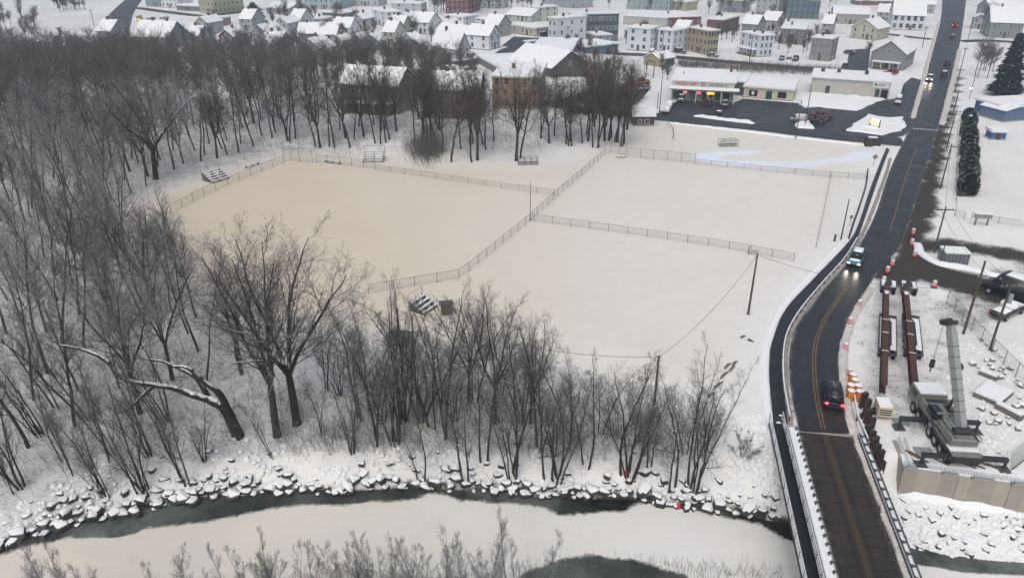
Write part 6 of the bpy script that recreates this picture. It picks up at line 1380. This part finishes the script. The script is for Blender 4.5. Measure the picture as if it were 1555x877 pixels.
def make_protos():
    for kind, ks in (('forest', [(11, 20), (12, 20), (13, 19), (14, 20), (15, 20)]), ('maple', [(21, 20), (22, 20), (23, 20)]), ('clump', [(31, 14), (32, 14), (33, 14)]), ('birch', [(41, 13), (42, 13), (43, 13)]), ('poplar', [(51, 12), (52, 12), (53, 12)]), ('shrub', [(61, 3), (62, 3)])):
        PROTO[kind] = []
        for sd, h in ks:
            T, C = gen_tree(sd, h, kind, {'poplar': 0.9, 'maple': 0.85, 'clump': 0.44, 'forest': 0.95, 'birch': 0.58, 'shrub': 0.5}[kind], {'forest': 0.0115, 'maple': 0.0072, 'shrub': 0.007, 'poplar': 0.0055}.get(kind, 0.0068))
            zs = [v[2] for v in C.v]
            bk, tw = (BARK, TWIG)
            if kind == 'poplar': bk, tw = BARKP, TWIGL
            if kind == 'forest' and sd % 2: tw = TWIGB
            if kind == 'birch': bk = BARK
            PROTO[kind].append((T.mesh('trunk', bk), C.mesh('crown', tw), max(zs)))
make_protos()
N_TREES = [0]
def put_tree(p, h, kind, label, group, cat='tree', name='bare_tree', var=None, rz=None, tilt=None, wide=1.0, bark=None, twig=None):
    pr = PROTO[kind]; tm, cm, h0 = pr[(RNG.randrange(len(pr)) if var is None else var) % len(pr)]
    o = thing(name, (p.x, p.y, p.z), RNG.random() * 6.28 if rz is None else rz, label, cat, group)
    s = h / h0; o.scale = (s * wide, s * wide, s)
    if tilt: o.rotation_euler = (tilt[0], tilt[1], o.rotation_euler[2])
    a, b = link('trunk', tm, o), link('crown', cm, o)
    for ob, mm in ((a, bark), (b, twig)):
        if mm: ob.material_slots[0].link = 'OBJECT'; ob.material_slots[0].material = mm
    N_TREES[0] += 1
    return o
ORD = 'first second third fourth fifth sixth seventh eighth ninth tenth eleventh twelfth thirteenth fourteenth fifteenth sixteenth seventeenth eighteenth nineteenth twentieth'.split()
TENS = {2: 'twenty', 3: 'thirty', 4: 'forty', 5: 'fifty', 6: 'sixty', 7: 'seventy', 8: 'eighty', 9: 'ninety'}
def ordinal(i):
    if i < 20: return ORD[i]
    t, u = divmod(i + 1, 10); return TENS[t].replace('ty', 'tieth') if u == 0 else TENS[t] + '-' + ORD[u - 1]

# the two great trees between field and river, and other trees that stand out
put_tree(G(421, 660), height_at(G(421, 660), 338), 'maple', 'tall forked tree with black trunk before the tan field, nearer the leaning trunk', None, var=0, rz=0.4, wide=0.95)
put_tree(G(451, 643), height_at(G(451, 643), 340), 'maple', 'great forked tree with snow on its limbs, farther from the leaning trunk', None, var=1, rz=2.2, wide=1.05, bark=BARKS)
put_tree(G(368, 560), height_at(G(368, 560), 352), 'birch', 'slender round crowned tree alone against the tan field', None, var=0, wide=1.6)
put_tree(G(237, 272), height_at(G(237, 272), 92), 'maple', 'huge old tree with pale spreading limbs at the edge of the woods', None, var=2, rz=1.0, wide=1.35, bark=BARKS)
put_tree(G(275, 420), height_at(G(275, 420), 300), 'maple', 'broad leaning tree at the corner of the tan field', None, var=0, rz=3.0, wide=1.25, tilt=(0, R(10)))
put_tree(G(235, 470), height_at(G(235, 470), 290), 'maple', 'broad tree with arching crown over the corner of the tan field', None, var=1, rz=5.0, wide=1.1)
# the leaning snow-laden trunk by the river
def leaning_tree():
    b = G(362, 662); o = thing('leaning_tree', (b.x, b.y, b.z), 0, 'leaning dark tree with long snow laden limbs on the river bank', 'tree')
    T, C = Tubes(), Tubes(); rg = random.Random(4)
    def at(px, py, dy):       # point seen at (px,py), dy metres behind the foot
        d = ray(px, py); t = (b.y + dy) / d[1]; return (d[0] * t - b.x, dy, CAMH + d[2] * t - b.z)
    def limb(pts, r0, r1, tw=True):
        P = catmull([Vector(p) for p in pts], 4); n = len(P) - 1
        for i in range(n):
            f0, f1 = i / n, (i + 1) / n; T.tube(P[i], P[i + 1], r0 + (r1 - r0) * f0, r0 + (r1 - r0) * f1, 7)
            if tw and f0 > 0.25:
                for _ in range(2):
                    d = Vector((rg.gauss(0, 1), rg.gauss(0, 1), rg.uniform(0.2, 1.4))).normalized(); L = rg.uniform(0.8, 2.2); p = P[i]
                    for s in range(3):
                        d = (d + Vector((rg.gauss(0, .2), rg.gauss(0, .2), .1))).normalized(); q = p + d * L / 3; C.tube(p, q, 0.022, 0.018, 3)
                        for _ in range(2):
                            e = (d + Vector((rg.gauss(0, .7), rg.gauss(0, .7), rg.gauss(0.2, .5)))).normalized(); C.tube(q, q + e * L * 0.35, 0.014, 0.01, 3)
                        p = q
    limb([(0.1, 0, -0.6), at(352, 640, 0.3), at(340, 618, 0.6), at(318, 606, 0.8)], 0.62, 0.50, False)
    limb([at(352, 640, 0.3), at(335, 600, 0.2), at(308, 578, 0.2), at(285, 558, 0.5), at(262, 556, 0.8)], 0.42, 0.12)
    limb([at(318, 606, 0.8), at(290, 598, 0.6), at(262, 588, 0.4), at(235, 584, 0.2), at(205, 580, 0), at(180, 572, 0)], 0.44, 0.17)
    limb([at(235, 584, 0.2), at(215, 602, -0.4), at(195, 620, -0.8), at(172, 628, -1.0)], 0.22, 0.10)
    limb([at(318, 606, 0.8), at(300, 575, 1.5), at(275, 560, 2), at(245, 548, 2.4), at(212, 544, 2.4)], 0.32, 0.09)
    limb([at(180, 572, 0), at(165, 550, 0.4), at(140, 535, 0.8), at(116, 528, 1), at(92, 524, 1)], 0.26, 0.14)
    link('trunk', T.mesh('trunk', BARKS), o); link('crown', C.mesh('crown', TWIG), o)
leaning_tree()

# the row on the river bank
BANK_ROW = [(497, 590, 470, 'birch'), (516, 600, 495, 'clump'), (545, 640, 450, 'birch'), (572, 672, 455, 'birch'), (600, 672, 440, 'clump'), (622, 600, 440, 'birch'), (655, 650, 462, 'birch'), (676, 660, 430, 'birch'), (712, 612, 425, 'maple'), (722, 608, 440, 'birch'), (752, 642, 440, 'maple'),
            (735, 700, 520, 'birch'), (778, 727, 505, 'clump'), (792, 640, 478, 'clump'), (806, 640, 470, 'maple'), (818, 680, 490, 'birch'), (832, 728, 560, 'birch'), (846, 730, 525, 'clump'), (868, 660, 530, 'birch'), (890, 708, 545, 'birch'), (640, 735, 600, 'birch'), (706, 735, 570, 'birch'), (535, 690, 580, 'clump'), (488, 660, 560, 'birch'),
            (912, 660, 545, 'birch'), (949, 719, 516, 'birch'), (957, 727, 540, 'clump'), (986, 710, 590, 'birch'), (1020, 744, 560, 'birch'), (1053, 741, 508, 'clump'), (1040, 690, 580, 'birch'), (1070, 690, 590, 'birch'), (936, 640, 600, 'birch'), (1128, 690, 655, 'shrub'), (760, 600, 520, 'clump'), (690, 640, 520, 'clump'), (580, 640, 500, 'clump'), (640, 640, 440, 'clump'), (612, 640, 452, 'clump'), (668, 610, 450, 'birch'), (560, 620, 455, 'birch')]
for i, (bx, by, ty, kd) in enumerate(sorted(BANK_ROW, reverse=True)):
    p = G(bx, by); h = max(2.0, height_at(p, ty))
    w = {'maple': 0.75, 'birch': 1.15, 'clump': 0.95, 'shrub': 1.0}[kd]
    put_tree(p, h, kd, f"bare {'bush' if kd == 'shrub' else 'multi-stemmed tree' if kd == 'clump' else 'slender tree'} on the river bank, {ordinal(i)} counting from the bridge", 'trees on the far river bank', wide=w, var=i)
# slender leaning trees in the lower woods
LOW = [(30, 740, 560), (110, 722, 590), (98, 700, 560), (155, 750, 640), (162, 752, 600), (215, 750, 560), (222, 750, 610), (278, 735, 560), (286, 738, 580), (225, 690, 520), (170, 690, 540), (165, 700, 520), (60, 660, 480), (20, 750, 650), (412, 695, 600), (250, 640, 470), (130, 640, 430), (85, 620, 440), (310, 700, 600)]
for i, (bx, by, ty) in enumerate(LOW):
    p = G(bx, by); put_tree(p, height_at(p, ty), 'birch' if i % 3 else 'clump', f'thin leaning tree low in the woods by the river rocks, {ordinal(i)} of its group', 'thin trees low in the woods', tilt=(R(RNG.uniform(-6, 6)), R(RNG.uniform(-16, -4))), wide=0.9, rz=RNG.uniform(-.5, .5))
# trees on the slope behind the ball field
SLOPE = [(413, 210, 92), (440, 216, 95), (448, 210, 90), (479, 222, 88), (486, 223, 95), (508, 224, 82), (500, 222, 100), (532, 224, 84), (570, 217, 88), (578, 217, 95), (592, 211, 90), (602, 198, 92), (586, 215, 100), (650, 224, 98), (663, 226, 96), (672, 232, 105), (685, 246, 92), (717, 246, 100), (725, 243, 92), (738, 226, 95), (784, 244, 78), (790, 240, 84), (842, 206, 100), (860, 219, 110), (868, 222, 104), (900, 224, 90), (910, 223, 84), (918, 214, 90), (928, 210, 92), (937, 216, 86), (945, 222, 92), (893, 214, 98), (385, 222, 110), (362, 232, 112), (345, 236, 110), (330, 240, 120), (305, 246, 115), (630, 215, 105), (700, 225, 108), (750, 215, 110)]
_rs = random.Random(33)
for _ in range(46):
    bx = _rs.choice([_rs.uniform(630, 760), _rs.uniform(820, 958), _rs.uniform(380, 610), _rs.uniform(880, 955)]); by = _rs.uniform(178, 226) if bx > 620 else _rs.uniform(180, 215)
    SLOPE.append((bx, by, by - _rs.uniform(100, 122)))
for i, (bx, by, ty) in enumerate(sorted(SLOPE, reverse=True)):
    p = G(bx, by); h = height_at(p, ty)
    put_tree(p, h, 'forest' if i % 4 else 'maple', f"tall bare tree on the slope behind the ball field, {ordinal(i)} counting from the dark shed", 'trees on the slope behind the field', wide=1.15 if i % 4 else 0.85, twig=TWIGB, var=i)
# the woods beside the tan field
WOODS = [(-90, 150), (60, 146), (150, 152), (240, 160), (330, 168), (420, 174), (500, 182), (480, 195), (420, 205), (330, 228), (262, 262), (222, 285), (180, 320), (190, 370), (225, 430), (300, 480), (345, 520), (330, 600), (250, 640), (120, 660), (0, 690), (-90, 720)]
def fill_woods():
    P = gp(WOODS); xs, ys = [p.x for p in P], [p.y for p in P]; pts = []; rg = random.Random(5)
    ns = np.random.RandomState(5); XX, YY = ns.uniform(min(xs), max(xs), 9000), ns.uniform(min(ys), max(ys), 9000)
    ok = (sdist(P, XX, YY) > 0) & (in_field(XX, YY) < -2)
    for x, y in zip(XX[ok].tolist(), YY[ok].tolist()):
        gap = 4.0 if y < 140 else 3.8
        if all((x - a) ** 2 + (y - b) ** 2 > gap * gap for a, b in pts): pts.append((x, y))
    pts.sort(key=lambda q: math.hypot(q[0], q[1])); return pts
wood_pts = fill_woods()
WOOD_MAX = 134
for i, (x, y) in enumerate(wood_pts[:WOOD_MAX]):
    kd = 'forest' if i % 5 else 'maple'
    zn = 'near the snow laden leaning trunk' if y < 78 else 'close beside the corner of the tan field' if in_field(np.array([x]), np.array([y]))[0] > -16 else 'deep among the others, below the road bend' if y > 150 else 'midway between river and far houses'
    put_tree(Vector((x, y, Hs(x, y))), RNG.uniform(13, 20) if y < 150 else RNG.uniform(15, 20), kd, f"{'slender' if kd == 'forest' else 'broad forked'} bare tree in the dense woods, {zn}", 'trees of the dense woods', tilt=(R(RNG.gauss(0, 3)), R(RNG.gauss(-3, 4))), wide=RNG.uniform(0.8, 1.1) * (0.75 if kd == 'maple' else 1), rz=RNG.uniform(-1, 1) + (3.14 if RNG.random() < .5 else 0), twig=TWIGL if RNG.random() < 0.6 else None)

# treetops rising from the near bank
NEAR = [(62, 838), (92, 822), (70, 815), (232, 826), (330, 862), (372, 812), (425, 826), (385, 808), (470, 850), (520, 800), (548, 812), (575, 806), (608, 812), (655, 796), (622, 835), (718, 806), (740, 830), (775, 798), (800, 812), (455, 838), (20, 850), (900, 832), (505, 815), (535, 825), (590, 828), (670, 815), (358, 830), (395, 822), (705, 820)]
for i, (tx, ty) in enumerate(sorted(NEAR, reverse=True)):
    y = RNG.uniform(37.5, 40.5); z = Hs(0, y); h = height_at(Vector((0, y, z)), ty + 10) + 0.4
    zc = y * CP - (z + h - CAMH) * SP; x = (tx - CX) / FPX * zc
    if tx == 900: h = 4.0
    put_tree(Vector((x, y, Hs(x, y))), max(h, 2.5), 'poplar', f'pale bare treetop rising from the near bank, {ordinal(i)} counting from the bridge', 'treetops of the near bank', var=i, wide=0.85 if h > 5 else 1.2)

# undergrowth, saplings and far woods: nobody could count them
def undergrowth():
    T = Tubes(); rg = random.Random(9)
    def sap(x, y, h):
        p = (x, y, Hs(x, y) - 0.1); d = [rg.gauss(-0.15, 0.25), rg.gauss(0, 0.2), 1.0]
        for s in range(3):
            q = (p[0] + d[0] * h / 3, p[1] + d[1] * h / 3, p[2] + d[2] * h / 3); T.tube(p, q, 0.020 - 0.004 * s, 0.016 - 0.004 * s, 3)
            for _ in range(2):
                L = h * rg.uniform(0.2, 0.4); T.tube(q, (q[0] + rg.gauss(0, .5) * L, q[1] + rg.gauss(0, .5) * L, q[2] + L * rg.uniform(0.3, 1)), 0.010, 0.008, 3)
            p = q; d[0] += rg.gauss(0, .12); d[1] += rg.gauss(0, .12)
    def sample(n, a0, a1, b0, b1, z):
        ns = np.random.RandomState(int(a1)); A, B = ns.uniform(a0, a1, n), ns.uniform(b0, b1, n); b_ = -(B - CY) / FPX; t = (z - CAMH) / (-SP + b_ * CP)
        X, Y = (A - CX) / FPX * t, (CP + b_ * SP) * t; return A, B, X, Y, Y - np.interp(X, WX, WY), in_field(X, Y)
    A, B, X, Y, D, F = sample(5600, -60, 560, 100, 770, -1.0)
    ok = (F < -1) & (D > 3.5) & ~((A > 330) & (B > 262) & (B < 470)) & ((B < 420) | (np.random.RandomState(2).rand(len(A)) < .32))
    for x, y in zip(X[ok].tolist(), Y[ok].tolist()): sap(x, y, rg.uniform(1.2, 4.5))
    A, B, X, Y, D, F = sample(2600, 420, 1095, 585, 735, -1.5)      # brush on the bank
    ok = (F < -.5) & (D > 3) & (D < 26) & ~((np.abs(A - 500) < 28) & (B < 640))
    for x, y in zip(X[ok].tolist(), Y[ok].tolist()): sap(x, y, rg.uniform(0.6, 3.0))
    for _ in range(1500):                                # brush on the slope behind the field
        a, b = rg.uniform(250, 960), rg.uniform(165, 240); p = plane(a, b, 1.5)
        if p.y - np.interp(p.x, HX, HY) < 1: continue
        if 585 < a < 625: continue
        sap(p.x, p.y, rg.uniform(0.5, 2.6))
    for _ in range(900):                                 # thicket edge by the slope
        a, b = rg.gauss(650, 14), rg.gauss(232, 9); p = G(a, b); sap(p.x, p.y, rg.uniform(1.5, 4))
    for _ in range(1500):                                # scrub behind the shops
        a, b = rg.uniform(1030, 1300), rg.gauss(99, 3.0); p = plane(a, b + (a - 1035) * 0.055, 0)
        for _ in range(3): x, y, L = p.x + rg.gauss(0, .5), p.y + rg.gauss(0, .5), rg.uniform(.8, 2.2); T.tube((x, y, -.1), (x + rg.gauss(0, .4), y + rg.gauss(0, .3), L), .03, .02, 3)
    for _ in range(500):                                 # sedge round the dark pool
        a, b = rg.uniform(780, 1190), rg.gauss(862, 8); p = plane(a, b + abs(a - 900) * 0.05, WZ); 
        x, y = p.x, p.y; L = rg.uniform(0.3, 1.1); T.tube((x, y, WZ - .1), (x + rg.gauss(0, .2), y + rg.gauss(0, .2), WZ + L), 0.015, 0.008, 3)
    tag(link('undergrowth', T.mesh('undergrowth', TWIG)), 'tangled saplings and brush under the bare trees', None, None, 'stuff')
undergrowth()
def far_woods():
    T = Tubes(); rg = random.Random(19)
    def tree(x, y, h):
        z = Hs(x, y); T.tube((x, y, z - 0.5), (x, y, z + h * 0.75), 0.16, 0.07, 4)
        for _ in range(60):
            f = rg.uniform(0.32, 0.8); a = rg.random() * 6.28; L = h * rg.uniform(0.10, 0.26); e = rg.uniform(0.4, 1.2)
            p = (x, y, z + h * f); q = (x + math.cos(a) * L, y + math.sin(a) * L, z + h * f + L * e); T.tube(p, q, 0.045, 0.025, 3)
            for _ in range(5):
                t = rg.uniform(0.3, 1); c = tuple(p[j] + (q[j] - p[j]) * t for j in range(3)); T.tube(c, (c[0] + rg.gauss(0, .5) * L * .6, c[1] + rg.gauss(0, .5) * L * .6, c[2] + L * rg.uniform(0.1, .7)), 0.026, 0.018, 3)
    for x, y in wood_pts[WOOD_MAX:]: tree(x, y, rg.uniform(14, 19))
    for _ in range(150):                                   # woods along the upper edge of the photograph
        a, b = rg.uniform(-60, 200), rg.gauss(104, 14)
        p = G(a, max(b, 78)); tree(p.x, p.y, rg.uniform(6, 10))
    for a0, b0, sx, sy, n, h0, h1 in ((290, 118, 70, 12, 60, 6, 11), (420, 120, 60, 12, 50, 6, 12), (540, 118, 50, 10, 40, 6, 12), (660, 118, 40, 10, 28, 6, 11), (360, 84, 90, 8, 34, 5, 8), (520, 84, 60, 6, 20, 4, 8), (270, 72, 40, 5, 16, 5, 8), (110, 14, 18, 3, 14, 4, 7), (20, 40, 30, 14, 20, 5, 8), (560, 52, 50, 6, 16, 4, 8), (660, 62, 50, 8, 14, 4, 8), (665, 16, 14, 3, 10, 7, 11), (740, 12, 30, 3, 10, 6, 10), (430, 34, 50, 6, 22, 5, 9), (1060, 14, 50, 4, 18, 6, 10), (1170, 44, 14, 6, 12, 4, 8), (1110, 62, 12, 5, 8, 4, 8), (1290, 4, 60, 3, 14, 6, 10), (1500, 24, 20, 6, 6, 6, 9), (980, 62, 30, 6, 6, 4, 7), (1200, 78, 20, 4, 8, 4, 7), (1345, 94, 16, 4, 5, 4, 7), (1495, 112, 9, 10, 6, 8, 12), (1240, 64, 12, 6, 7, 4, 8), (890, 112, 40, 8, 10, 4, 8), (860, 76, 20, 4, 4, 4, 7), (1010, 112, 6, 6, 8, 3, 5), (840, 14, 40, 4, 10, 5, 9)):
        for _ in range(n): p = G(rg.gauss(a0, sx), max(b0 + rg.gauss(0, sy), -6)); tree(p.x, p.y, rg.uniform(h0, h1))
    tag(link('far_woods', T.mesh('far_woods', TWIG)), 'distant bare woods and garden trees massed among the houses', None, None, 'stuff')
far_woods()
# ================================================================== HAZE
def haze():
    m = bpy.data.materials.new('haze_volume'); m.use_nodes = True; n, l = m.node_tree.nodes, m.node_tree.links; n.remove(n['Principled BSDF'])
    v = n.new('ShaderNodeVolumePrincipled'); v.inputs['Color'].default_value = (.74, .86, .97, 1); v.inputs['Density'].default_value = 0.0006; v.inputs['Anisotropy'].default_value = 0.2
    l.new(v.outputs[0], n['Material Output'].inputs['Volume'])
    tag(MB().b2(-2600, 2600, -60, 4200, -60, 140).build('haze', m), 'thin cold haze over the valley', None, None, 'stuff')
haze()
